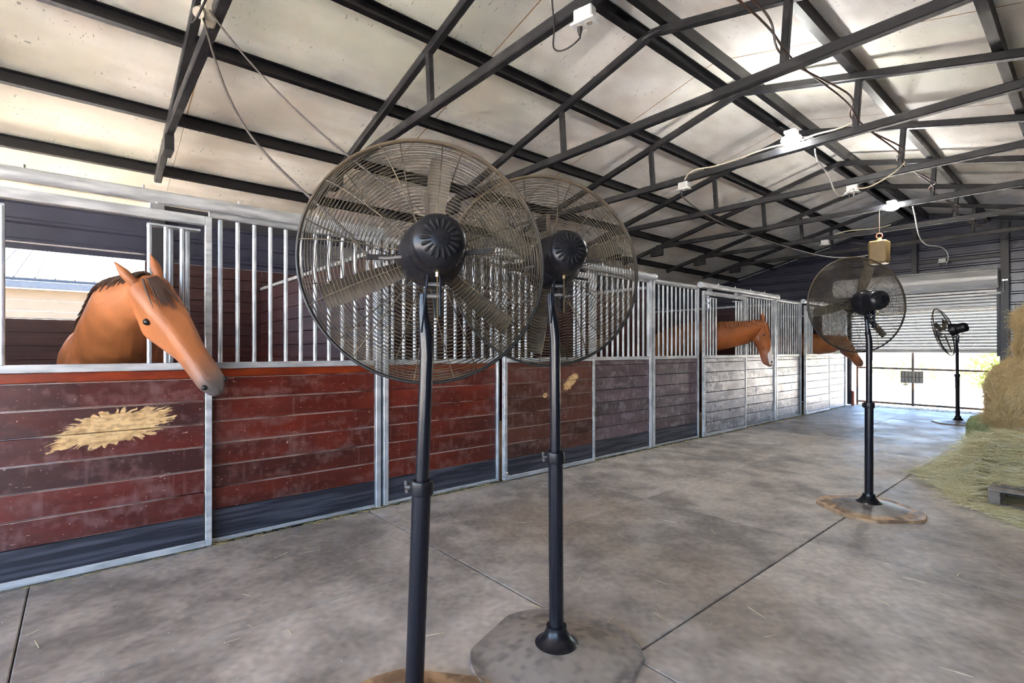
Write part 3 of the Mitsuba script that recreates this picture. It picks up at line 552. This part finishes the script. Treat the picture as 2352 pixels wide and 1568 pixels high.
part(t, 'conduit', tube([(-3.36, .555, 3.2), (-3.30, .555, 3.5), (-3.16, .555, 3.8)], .015, 8), 'cap_grey')
def P_(px, py, z): return CAM + px_dir(px, py) * z
def cord(pts, r, bsdf, lab, n=50): solo('power_cord', tube(spline(pts, n), r, 7), bsdf, lab, 'cord', smooth=True)
G1 = f1
c1 = [(-3.34, .53, 3.13), (-3.0, .57, 2.62), (-2.55, .62, 2.18), (-2.0, .72, 1.78), (-1.62, .72, 1.56), (-1.44, .70, 1.50), (-1.365, .74, 1.50)]
cord(c1, .006, 'cord_grey', 'grey cord hanging from the cable fitting to the motor of the nearest fan')
cord([(-3.30, .56, 3.15), (-2.95, .85, 2.62), (-2.55, 1.15, 2.18), (-2.2, 1.30, 1.9), (-1.85, 1.35, 1.66), (-1.55, 1.34, 1.55), (-1.43, 1.34, 1.545)], .0055, 'cord_grey', 'grey cord hanging behind the near fan to the second fan')
cord([(-3.32, .50, 3.10), (-3.22, .46, 3.0), (-3.12, .47, 2.98), (-3.1, .5, 3.06), (-3.18, .54, 3.16)], .006, 'cord_black', 'short black cord loop beside the cable fitting', 30)
cord([(-1.91, 2.14, 2.98), (-1.93, 2.10, 2.93), (-2.0, 2.08, 2.92), (-2.06, 2.08, 2.96), (-2.07, 2.09, 3.06), (-2.08, 2.09, 3.2), (-2.09, 2.09, 3.42), (-2.05, 2.1, 3.7)], .005, 'cord_black', 'black cord looping from the plug of the top outlet box', 40)
cord([(-3.13, 5.22, 2.98), (-2.95, 5.9, 2.72), (-2.6, 6.8, 2.52), (-2.35, 7.8, 2.47), (-2.15, 8.7, 2.6), (-2.3, 9.6, 2.85), (-2.75, 9.85, 3.02)], .008, 'cord_grey', 'long grey cord drooping across the aisle above the third fan', 60)
for k, (z, dy) in enumerate(((0, 0), (.03, .05))):
    pts = []
    for y0, y1 in ((2.14, 3.68), (3.68, 5.22), (5.22, 6.75), (6.75, 8.3), (8.3, 9.85), (9.85, 11.4)):
        pts += [(-1.40 - .05 * k, y0 + .02, 3.24 + z), (-1.33 + .06 * k, y0 + .6, 3.18 + z - .05 * k), (-1.34, y0 + 1.15, 3.2 + z)]
    cord([(-1.5, .9, 3.42 + z)] + pts, .007, 'cord_brown', ['brown cable strung from truss to truss below the ridge, lower of the pair', 'brown cable strung from truss to truss below the ridge, upper of the pair'][k], 160)
cord([(-1.86, 5.22, 3.21), (-1.7, 5.21, 3.225), (-1.55, 5.2, 3.215), (-1.42, 5.21, 3.24)], .008, 'cord_beige', 'beige cable along the top of the lamp-carrying truss, right of the lamp', 20)
cord([(-3.08, 5.2, 3.12), (-3.0, 5.18, 3.2), (-2.8, 5.2, 3.205), (-2.4, 5.2, 3.21), (-2.0, 5.2, 3.215)], .008, 'cord_beige', 'beige cable from the outlet box along the truss to the nearer lamp', 30)
cord([(-1.75, 5.22, 3.10), (-1.74, 5.3, 2.98), (-1.72, 5.5, 2.9), (-1.72, 5.6, 2.82), (-1.75, 6.2, 2.9), (-1.85, 6.72, 2.97)], .007, 'cord_white', 'white cord hanging below the nearer lamp', 30)
cord([(-1.81, 6.72, 3.06), (-1.7, 6.7, 3.04), (-1.58, 6.7, 3.08), (-1.45, 6.72, 3.16), (-1.38, 6.74, 3.24)], .008, 'cord_beige', 'beige cable from the hanging outlet box up to the truss', 30)
cord([(-1.62, 8.3, 3.10), (-1.61, 8.4, 2.95), (-1.62, 8.6, 2.8), (-1.6, 9.6, 2.75), (-1.75, 11.5, 2.82), (-2.0, 12.85, 2.88)], .008, 'cord_white', 'white cord hanging below the farther lamp', 40)
cord([(-3.1, 9.83, 3.12), (-2.95, 9.83, 3.2), (-2.6, 9.84, 3.21), (-2.2, 9.84, 3.22)], .009, 'cord_beige', 'beige cable along the far truss above the third fan', 30)
# jug
t = thing('hanging_jug', 'yellowed plastic jug hung by a wire from a truss', 'jug'); jx, jy = -1.985, 8.3
def rbox(w, d, z0, z1, w2, d2, r=.03, n=6):
    s = [(x, y, z) for (a, b, z) in ((w, d, z0), (w2, d2, z1)) for x in (-a, a) for y in (-b, b)]
    return m3.Manifold.batch_hull([m3.Manifold.sphere(r, 20).translate(p) for p in s])
part(t, 'body', rbox(.075, .075, 2.42, 2.675, .078, .078).translate((jx, jy, 0)), 'jug_plastic', smooth=40)
part(t, 'neck', tube([(jx, jy, 2.70), (jx, jy, 2.73), (jx, jy, 2.75)], [.04, .03, .028], 20), 'jug_plastic', smooth=40)
part(t, 'handle', ring(0, .035, .008, 24, 8).apply_transform(frame_at((jx, jy, 2.775), (0, 1, 0))), 'rust_red', smooth=True)
part(t, 'wire', tube([(jx, jy, 2.80), (jx, jy, 3.18)], .003, 6), 'cord_brown')

# ------------------------------------------------------------------ hay
def straws(P, D, L, w, cols):
    """triangular straws, centre P, direction D, length L"""
    n = len(P); D = D / np.linalg.norm(D, axis=1, keepdims=True); A = np.cross(D, np.where(np.abs(D[:, 2:]) < .9, [0, 0, 1.0], [1.0, 0, 0])); A /= np.linalg.norm(A, axis=1, keepdims=True); B = np.cross(D, A)
    V = np.zeros((n, 6, 3)); C = np.repeat(cols[:, None], 6, 1)
    for e, s in ((0, -.5), (1, .5)):
        c = P + D * (L * s)[:, None]
        for k in range(3):
            a = 2 * np.pi * k / 3; V[:, e * 3 + k] = c + (A * math.cos(a) + B * math.sin(a)) * (w * (1 if e == 0 else .5))[:, None]
    f = []
    for k in range(3): k2 = (k + 1) % 3; f += [(k, k2, 3 + k2), (k, 3 + k2, 3 + k)]
    f = np.array(f); Fc = (np.arange(n)[:, None, None] * 6 + f[None]).reshape(-1, 3)
    return V.reshape(-1, 3), Fc, C.reshape(-1, 3)
def straw_cols(n, r, a, b, c=None):
    t = r.random((n, 1)); col = np.array(a) * (1 - t) + np.array(b) * t
    if c is not None: m = r.random(n) < .18; col[m] = np.array(c) * r.uniform(.8, 1.1, (m.sum(), 1))
    return col
def add_stuff(name, meshes, lab, cat):
    V, Fc, C, o = [], [], [], 0
    for v, f, c in meshes: V.append(v); Fc.append(f + o); C.append(c); o += len(v)
    k = thing(name, lab, cat, kind='stuff'); scene[k] = mikit.ply(trimesh.Trimesh(np.vstack(V), np.vstack(Fc), process=False), 'straw', smooth=False, color=np.vstack(C)); return k
r = np.random.default_rng(11)
def blob(c, s, seed, amp, col, col2, zmin=0.0, sub=5, pw=3.0, fr=3.0):
    m = trimesh.creation.icosphere(subdivisions=sub); d = m.vertices.copy()
    k = (np.abs(d) ** pw).sum(1) ** (-1 / pw); v = d * k[:, None] * np.array(s)
    nn = meshkit.fbm(v * fr + seed * 7.3, 4, seed); v = v * (1 + amp * (nn - .5))[:, None] + np.array(c); v[:, 2] = np.maximum(v[:, 2], zmin)
    t = np.clip(meshkit.fbm(v * 5, 3, seed + 5) * 1.6 - .3, 0, 1)[:, None]; return v, np.array(m.faces), np.array(col) * (1 - t) + np.array(col2) * t
def surf_straws(v, f, n, r, L, w, cols, lift=.01, down=.5, out=.25):
    m = trimesh.Trimesh(v, f, process=False); pts, idx = trimesh.sample.sample_surface(m, n, seed=int(r.integers(1e6))); N = m.face_normals[idx]
    t = r.normal(0, 1, (n, 3)); t -= N * (t * N).sum(1, keepdims=True); t /= np.linalg.norm(t, axis=1, keepdims=True); w_ = meshkit.noise(pts * 2.2, 4)[:, None] * 9; g = np.cross(N, np.c_[np.cos(w_), np.sin(w_), .5 + 0 * w_]); t = .55 * t + g
    D = t + N * r.normal(0, out, (n, 1)) + np.array([0, 0, -down]) * r.random((n, 1)); L = r.uniform(*L, n)
    ok = pts[:, 2] > .004; P = pts + N * lift
    return straws(P[ok], D[ok], L[ok], r.uniform(*w, n)[ok], cols[ok])
TAN1, TAN2, PALE, GRN = (.42, .29, .12), (.62, .48, .24), (.66, .58, .36), (.24, .26, .11)
def hay_mass(c, s, seed, n, a, b, pal, amp=.35, fr=3.0, Ls=(.07, .26), zmin=0.0, pw=3.0, out=.25):
    v, f, col = blob(c, s, seed, amp, np.array(a) * .75, b, zmin=zmin, pw=pw, fr=fr)
    return [(v, f, col), surf_straws(v, f, n, r, Ls, (.0008, .0022), straw_cols(n, r, a, b, pal), out=out)]
add_stuff('hay_stack', hay_mass((.22, 7.55, .62), (1.02, .62, .62), 3, 30000, TAN1, TAN2, (.74, .63, .40)) + hay_mass((.28, 7.62, 1.36), (.86, .55, .42), 8, 20000, TAN1, TAN2, (.74, .63, .40)) + hay_mass((.55, 7.65, 1.85), (.72, .5, .22), 12, 10000, TAN1, TAN2, (.74, .63, .40)),
          'tall shaggy tan hay stack at the right edge', 'hay')
k = thing('hay_bale', 'small green hay bale on the floor left of the tall hay stack', 'hay bale')
v, f, col = blob((-.82, 8.28, .21), (.24, .30, .20), 21, .12, (.16, .19, .075), (.30, .33, .15), pw=6.0)
sv = surf_straws(v, f, 4000, r, (.03, .10), (.001, .002), straw_cols(4000, r, (.22, .28, .11), (.42, .46, .22), (.6, .6, .38)))
scene[k] = mikit.ply(trimesh.Trimesh(np.vstack([v, sv[0]]), np.vstack([f, sv[1] + len(v)]), process=False), 'straw', color=np.vstack([col, sv[2]]))
# loose hay spread on the floor
poly = Polygon([(-1.27, 6.25), (-1.12, 5.95), (-.98, 5.75), (-.80, 5.30), (-.62, 5.08), (-.36, 4.86), (.1, 4.6), (1.2, 4.7), (1.5, 7.3), (-.4, 8.0), (-1.0, 8.3), (-1.06, 7.6), (-1.2, 7.1), (-1.05, 6.6)])
from shapely import contains_xy, distance, points as spoints
def inside(n, rr):
    out = []
    while sum(map(len, out)) < n:
        q = np.stack([rr.uniform(-1.4, 1.5, 4 * n), rr.uniform(4.5, 8.4, 4 * n)], 1); d = distance(poly.exterior, spoints(q)); ok = contains_xy(poly, q[:, 0], q[:, 1]) & (rr.random(4 * n) < np.clip(d / .16 + .12, 0, 1)); out.append(q[ok])
    return np.vstack(out)[:n]
def pile_h(q):
    d = distance(poly.exterior, spoints(q)); h = .16 * np.clip(d / .45, 0, 1) ** .8 * (.35 + 1.1 * meshkit.fbm(np.c_[q * 2.6, q[:, :1] * 0], 3, 4))
    hump = .26 * np.exp(-(((q[:, 0] + .78) / .22) ** 2 + ((q[:, 1] - 6.45) / .40) ** 2)) + .22 * np.exp(-(((q[:, 0] + .35) / .35) ** 2 + ((q[:, 1] - 6.5) / .45) ** 2))
    k = (q[:, 0] > -.68) & (q[:, 1] < 6.3); h = np.where(k, np.minimum(h, .012 + .02 * np.clip((5.4 - q[:, 1]) / .4, 0, 1)), h)
    return h + hump * np.clip(d / .25, 0, 1) * np.where(k, np.clip((q[:, 1] - 5.9) / .3, 0, 1), 1)
gx, gy = np.meshgrid(np.arange(-1.3, 1.5, .04), np.arange(4.55, 8.4, .04)); Q = np.c_[gx.ravel(), gy.ravel()]; ins = contains_xy(poly.buffer(-.05), Q[:, 0], Q[:, 1]); hz = pile_h(Q); hz = np.where(ins, hz * .85, -.03)
V = np.c_[Q, hz]; nx = gx.shape[1]; Fg = []
for i in range(gx.shape[0] - 1):
    for j in range(nx - 1):
        a = i * nx + j; qd = (a, a + 1, a + nx + 1, a + nx)
        if ins[list(qd)].any(): Fg += [(qd[0], qd[1], qd[2]), (qd[0], qd[2], qd[3])]
gcol = np.array((.34, .27, .13)) * (1 + .4 * (meshkit.fbm(V * 9, 3, 2) - .5))[:, None]
n = 42000; q = inside(n, r); q = q[~((q[:, 0] > -.62) & (q[:, 1] > 5.34) & (q[:, 1] < 5.62))]; n = len(q); h = pile_h(q) + np.where((q[:, 0] > -.62) & (q[:, 1] > 5.6) & (q[:, 1] < 6.42), .14, 0); P = np.c_[q, h * r.uniform(.75, 1.05, n) + .006]
ang = r.normal(2.4, .6, n) + 5.5 * (meshkit.fbm(np.c_[q * 1.7, q[:, :1] * 0], 3, 6) - .5) + r.normal(0, .55, n); D = np.c_[np.cos(ang), np.sin(ang), r.normal(0, .22, n) * np.clip(h / .06, .15, 1)]
ls = straws(P, D, r.uniform(.05, .27, n), r.uniform(.0008, .0023, n), straw_cols(n, r, (.44, .39, .19), (.66, .60, .35), (.82, .77, .56)))
add_stuff('loose_hay', [(V, np.array(Fg), gcol), ls], 'loose yellow-green hay strewn on the floor in front of the hay stack', 'hay')
n = 420; q = np.c_[r.uniform(-3.3, 1.0, n), r.uniform(-.5, 10.5, n)]; ang = r.uniform(0, 6.28, n)
sc = straws(np.c_[q, np.full(n, .004)], np.c_[np.cos(ang), np.sin(ang), r.normal(0, .03, n)], r.uniform(.015, .12, n), r.uniform(.0009, .002, n), straw_cols(n, r, (.5, .42, .25), (.72, .64, .45)))
n = 1500; q = np.c_[XS + .03 + np.abs(r.normal(0, .05, n)), r.uniform(-.5, 12.5, n)]; ang = r.normal(1.57, .7, n)
sc2 = straws(np.c_[q, np.full(n, .004)], np.c_[np.cos(ang), np.sin(ang), r.normal(0, .1, n)], r.uniform(.01, .09, n), r.uniform(.0009, .002, n), straw_cols(n, r, (.34, .28, .12), (.55, .46, .25)))
add_stuff('scattered_straw', [sc, sc2], 'stray straw bits scattered over the floor and along the foot of the stalls', 'straw')
# pallet
t = thing('pallet', 'weathered wooden pallet half buried in loose hay at the right edge', 'pallet')
px0, py0 = -.585, 5.40
for yy in np.arange(5.40, 6.4, .16): part(t, 'deck_board', bxc(px0, px0 + 1.1, yy, yy + .10, .118, .138), 'pallet_wood')
for xx in (px0, px0 + .5, px0 + 1.03): part(t, 'stringer', bxc(xx, xx + .07, 5.40, 6.4, .022, .117), 'pallet_wood')
for yy in (5.40, 5.85, 6.30): part(t, 'base_board', bxc(px0, px0 + 1.1, yy, yy + .10, .001, .021), 'pallet_wood')

# ------------------------------------------------------------------ horses
def hull_chain(J):
    out = []
    for a in J: out.append(m3.Manifold.batch_hull([m3.Manifold.sphere(rr, 24).translate(tuple(map(float, p))) for p, rr in a]))
    return out
def horse(label, chest, back, neck, poll, muzzle, coat, nose, mane_bsdf, blaze=False, dark=None, throat=None, wither_z=1.48):
    t = thing('horse', label, 'horse'); chest = np.asarray(chest, float); back = np.asarray(back, float); back /= np.linalg.norm(back); sd = np.cross([0, 0, 1.0], back)
    B = lambda f, s, z: np.array([chest[0], chest[1], 0]) + back * f + sd * s + np.array([0, 0, z])
    H = []
    body = [(B(.02, 0, 1.02), .24), (B(.16, 0, 1.20), .25), (B(.30, 0, 1.12), .30), (B(.70, 0, 1.08), .32), (B(1.05, 0, 1.16), .28), (B(1.28, 0, 1.20), .27), (B(1.42, 0, 1.12), .20)]
    for a, b in zip(body[:-1], body[1:]): H.append([a, b])
    for s in (-1, 1):
        fl = [(B(.10, .15 * s, .98), .14), (B(.12, .16 * s, .80), .085), (B(.08, .16 * s, .48), .052), (B(.10, .16 * s, .16), .038), (B(.07, .16 * s, .06), .048)]
        hl = [(B(1.25, .15 * s, 1.05), .20), (B(1.12, .17 * s, .82), .12), (B(1.40, .16 * s, .52), .058), (B(1.34, .16 * s, .17), .042), (B(1.30, .16 * s, .06), .05)]
        for L in (fl, hl):
            for a, b in zip(L[:-1], L[1:]): H.append([a, b])
    nk = [(B(.14, 0, 1.18), .23)] + [(np.asarray(p, float), rr) for p, rr in neck]
    poll, muzzle = np.asarray(poll, float), np.asarray(muzzle, float); h = muzzle - poll; Lh = np.linalg.norm(h); h /= Lh
    j = np.asarray(throat if throat is not None else nk[-1][0] - poll, float); j = j - h * (j @ h); j /= np.linalg.norm(j); sdh = np.cross(h, j); k = Lh / .56
    nk.append((poll + j * .05, .10))
    for a, b in zip(nk[:-1], nk[1:]): H.append([a, b])
    hp = lambda a, b, c=0: poll + h * a * k + j * b * k + sdh * c * k
    fore = [(hp(.0, .02, .03), .07), (hp(.0, .02, -.03), .07), (hp(.14, .01, .03), .062), (hp(.14, .01, -.03), .062)]
    jowl = [(hp(.15, .11, .028), .075), (hp(.15, .11, -.028), .075), (hp(.05, .09, 0), .085)]
    mid = [(hp(.34, .025, .014), .056), (hp(.34, .025, -.014), .056), (hp(.32, .085, 0), .052)]
    end = [(hp(.49, .025, .02), .050), (hp(.49, .025, -.02), .050), (hp(.53, .035, 0), .048)]
    chin = [(hp(.49, .085, 0), .040), (hp(.43, .085, 0), .042)]
    H += [fore + jowl, fore + mid + jowl[:2], mid + end + chin]
    for s in (-1, 1):
        e0 = hp(-.045, -.005, .055 * s); tip = e0 - h * .125 + sdh * .025 * s - j * .01
        H.append([(e0, .024), ((e0 + tip) / 2 + h * .01, .026)]); H.append([((e0 + tip) / 2 + h * .01, .026), (tip, .005)])
    M = m3.Manifold.batch_boolean(hull_chain(H), m3.OpType.Add).refine_to_length(.03)
    mm = M.to_mesh(); tm = trimesh.Trimesh(mm.vert_properties[:, :3], mm.tri_verts, process=True); trimesh.smoothing.filter_taubin(tm, iterations=10)
    v = np.array(tm.vertices); hx = (v - poll) @ h / k; hj = (v - poll) @ j / k; hs = (v - poll) @ sdh / k
    n_ = meshkit.fbm(v * 4, 3, 3)[:, None]; col = np.array(coat) * (.75 + .5 * n_)
    ishead = (np.abs(hs) < .14) & (hx > -.2) & (hx < .7) & (np.abs(hj - .05) < .2)
    hi = np.max([-1, 1]); top = np.clip(meshkit.fbm(v * np.array([9, 9, 3.0]), 3, 8) * 2.2 - .75, 0, 1)[:, None]; col = col * (1 - .38 * top)
    w = (np.clip((hx - .36) / .16, 0, 1) * ishead)[:, None]; col = col * (1 - w) + np.array(nose) * w
    if blaze:
        b = (ishead & (hj < -.006 + .05 * np.clip((hx - .25) / .2, 0, 1)) & (np.abs(hs) < .034 + .05 * np.clip((hx - .25) / .2, 0, 1)) & (hx > .08) & (hx < .55))[:, None]; col = np.where(b, np.array((.72, .68, .64)), col)
    low = np.clip((.5 - v[:, 2]) / .3, 0, 1)[:, None] * (dark is not None); col = col * (1 - low * .75)
    scene[t] = mikit.ply(tm, 'coat', smooth=True, color=col)
    for s in (-1, 1): part(t, 'eye', trimesh.creation.icosphere(subdivisions=2, radius=.016 * k).apply_translation(hp(.135, .03, .086 * s)), 'eye_dark', smooth=True)
    for s in (-1, 1): part(t, 'nostril', trimesh.creation.icosphere(subdivisions=2, radius=.013 * k).apply_translation(hp(.515, .008, .050 * s)), 'eye_dark', smooth=True)
    # mane: locks along the crest, falling to one side
    C = [nk[0]] + nk[1:-1] + [(poll, .085)]; ms = []; rr_ = np.random.default_rng(5)
    pts = np.array([c[0] for c in C]); rad = np.array([c[1] for c in C]); tt = np.linspace(0, 1, len(C))
    up0 = np.array([0, 0, 1.0])
    for u in np.linspace(.12, 1.0, 90):
        c = np.array([np.interp(u, tt, pts[:, i]) for i in range(3)]); d = np.array([np.interp(min(1, u + .02), tt, pts[:, i]) - np.interp(u - .02, tt, pts[:, i]) for i in range(3)]); d /= np.linalg.norm(d)
        o = up0 - d * (up0 @ d); 
        if np.linalg.norm(o) < .2: o = -j
        o /= np.linalg.norm(o); R = np.interp(u, tt, rad); s = np.cross(d, o) * (1 if blaze else 1); L = rr_.uniform(.5, 1.0)
        q = [c + o * (R * .95), c + o * (R * 1.05) + s * .02] + [c + (o * math.cos(a) + s * math.sin(a)) * (R * 1.06 + .004) + d * rr_.normal(0, .008) for a in np.linspace(.25, .25 + 1.0 * L, 4)]
        ms.append(tube(q, [.008, .009, .009, .008, .006, .002], 5))
    for _ in range(26):
        c0 = rr_.normal(0, .012); a = hp(-.03, -.052, c0); ms.append(tube([a, hp(.03, -.056, c0 * 1.5), hp(.09 + .06 * rr_.random(), -.052, c0 * 2 + rr_.normal(0, .006))], [.005, .006, .001], 5))
    part(t, 'mane', cat_(ms), mane_bsdf, smooth=40)
    # tail
    tl = B(1.60, 0, 1.24); part(t, 'tail', cat_([tube([tl, tl + back * .08 + sd * rr_.normal(0, .02) + np.array([0, 0, -.1]), tl + back * .10 + sd * rr_.normal(0, .04) + np.array([0, 0, -.45]), tl + back * .06 + sd * rr_.normal(0, .05) + np.array([0, 0, -.8])], [.022, .022, .018, .004], 5) for _ in range(22)]), mane_bsdf, smooth=40)
    return t
CH = (.30, .090, .024)
horse('bright bay horse leaning its head over the nearest stall door', (-4.20, .16, 0), (-1, .06, 0), [((-4.02, .17, 1.30), .20), ((-3.74, .20, 1.47), .165)], (-3.42, .30, 1.56), (-3.22, .60, .99),
      (.42, .15, .055), (.10, .085, .08), 'mane_dark', dark=True, throat=(-.6, .0, -.5))
horse('chestnut horse with a white blaze leaning out of the middle stall door', (-4.40, 6.62, 0), (-1, .25, 0), [((-4.05, 6.98, 1.38), .24), ((-3.72, 7.17, 1.41), .205), ((-3.42, 7.37, 1.46), .165)], (-3.20, 7.54, 1.57), (-3.08, 7.56, 1.0),
      CH, (.24, .10, .06), 'mane_chestnut', blaze=True, throat=(-.85, -.45, 0))
horse('brown horse behind the guard of the third fan, leaning out of the last stall door', (-4.5, 10.3, 0), (-1, -.5, 0), [((-4.1, 10.55, 1.30), .24), ((-3.75, 10.75, 1.31), .21), ((-3.40, 11.0, 1.32), .16)], (-3.22, 11.22, 1.38), (-3.02, 11.52, .94),
      (.30, .115, .04), (.18, .08, .04), 'mane_chestnut', throat=(-.5, -.6, -.3))

# ------------------------------------------------------------------ outside
t = thing('outbuilding', 'neighbouring shed with a white standing-seam roof, seen through the stall opening', 'building')
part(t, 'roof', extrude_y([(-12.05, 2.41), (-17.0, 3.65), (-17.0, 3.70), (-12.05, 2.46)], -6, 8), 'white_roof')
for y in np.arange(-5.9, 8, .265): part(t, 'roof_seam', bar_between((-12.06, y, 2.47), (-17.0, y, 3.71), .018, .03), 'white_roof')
part(t, 'gutter', bxc(-12.1, -11.98, -6, 8, 2.29, 2.40), 'gutter_grey')
for k in range(12): part(t, 'siding_board', bxc(-12.22 + .01 * (k % 1), -12.18, -6, 8, .0 + .19 * k, .187 + .19 * k), 'siding')
def bush(c, s, n, seed, lab, cols):
    rr = np.random.default_rng(seed); P = rr.normal(0, 1, (n, 3)); P /= np.linalg.norm(P, axis=1, keepdims=True); P *= rr.random((n, 1)) ** .4; P = P * s + c; P[:, 2] = np.maximum(P[:, 2], 0)
    D = rr.normal(0, 1, (n, 3)); D /= np.linalg.norm(D, axis=1, keepdims=True); E_ = np.cross(D, rr.normal(0, 1, (n, 3))); E_ /= np.linalg.norm(E_, axis=1, keepdims=True); L = rr.uniform(.05, .11, (n, 1))
    V = np.stack([P - D * L, P + E_ * L * .4, P + D * L, P - E_ * L * .4], 1).reshape(-1, 3); i = np.arange(n)[:, None] * 4; Fc = np.vstack([i + [0, 1, 2], i + [0, 2, 3]]); u = rr.random((n, 1)); col = np.repeat(np.array(cols[0]) * (1 - u) + np.array(cols[1]) * u, 4, 0)
    t = thing('bush', lab, 'bush')
    k = part(t, 'foliage', trimesh.Trimesh(V, Fc, process=False), 'leaf', color=col)
    part(t, 'stem', cat_([tube([np.array([c[0], c[1], -.06]), np.array(c) + rr.normal(0, .4, 3) * s], [.02, .006], 5) for _ in range(9)]), 'bark')
bush((-1.55, 19.0, .62), (1.1, .8, .62), 2600, 2, 'sunlit green bush outside beyond the gate, beside the hay stack', ((.16, .30, .05), (.42, .52, .14)))
bush((-4.6, 22.5, .5), (1.2, .8, .45), 1400, 3, 'pale green bush far outside beyond the left half of the gate', ((.2, .30, .08), (.42, .5, .2)))
for k, (x, y) in enumerate(((-3.75, 19.5), (-3.2, 23.0))): solo('tree_trunk', tube([(x, y, -.06), (x + .05, y, 1.2), (x + .02, y, 3.2)], [.07, .05, .03], 8), 'bark', ['thin tree trunk outside, left of the grid plate on the gate', 'thin tree trunk outside behind the grid plate on the gate'][k], 'tree', smooth=40)
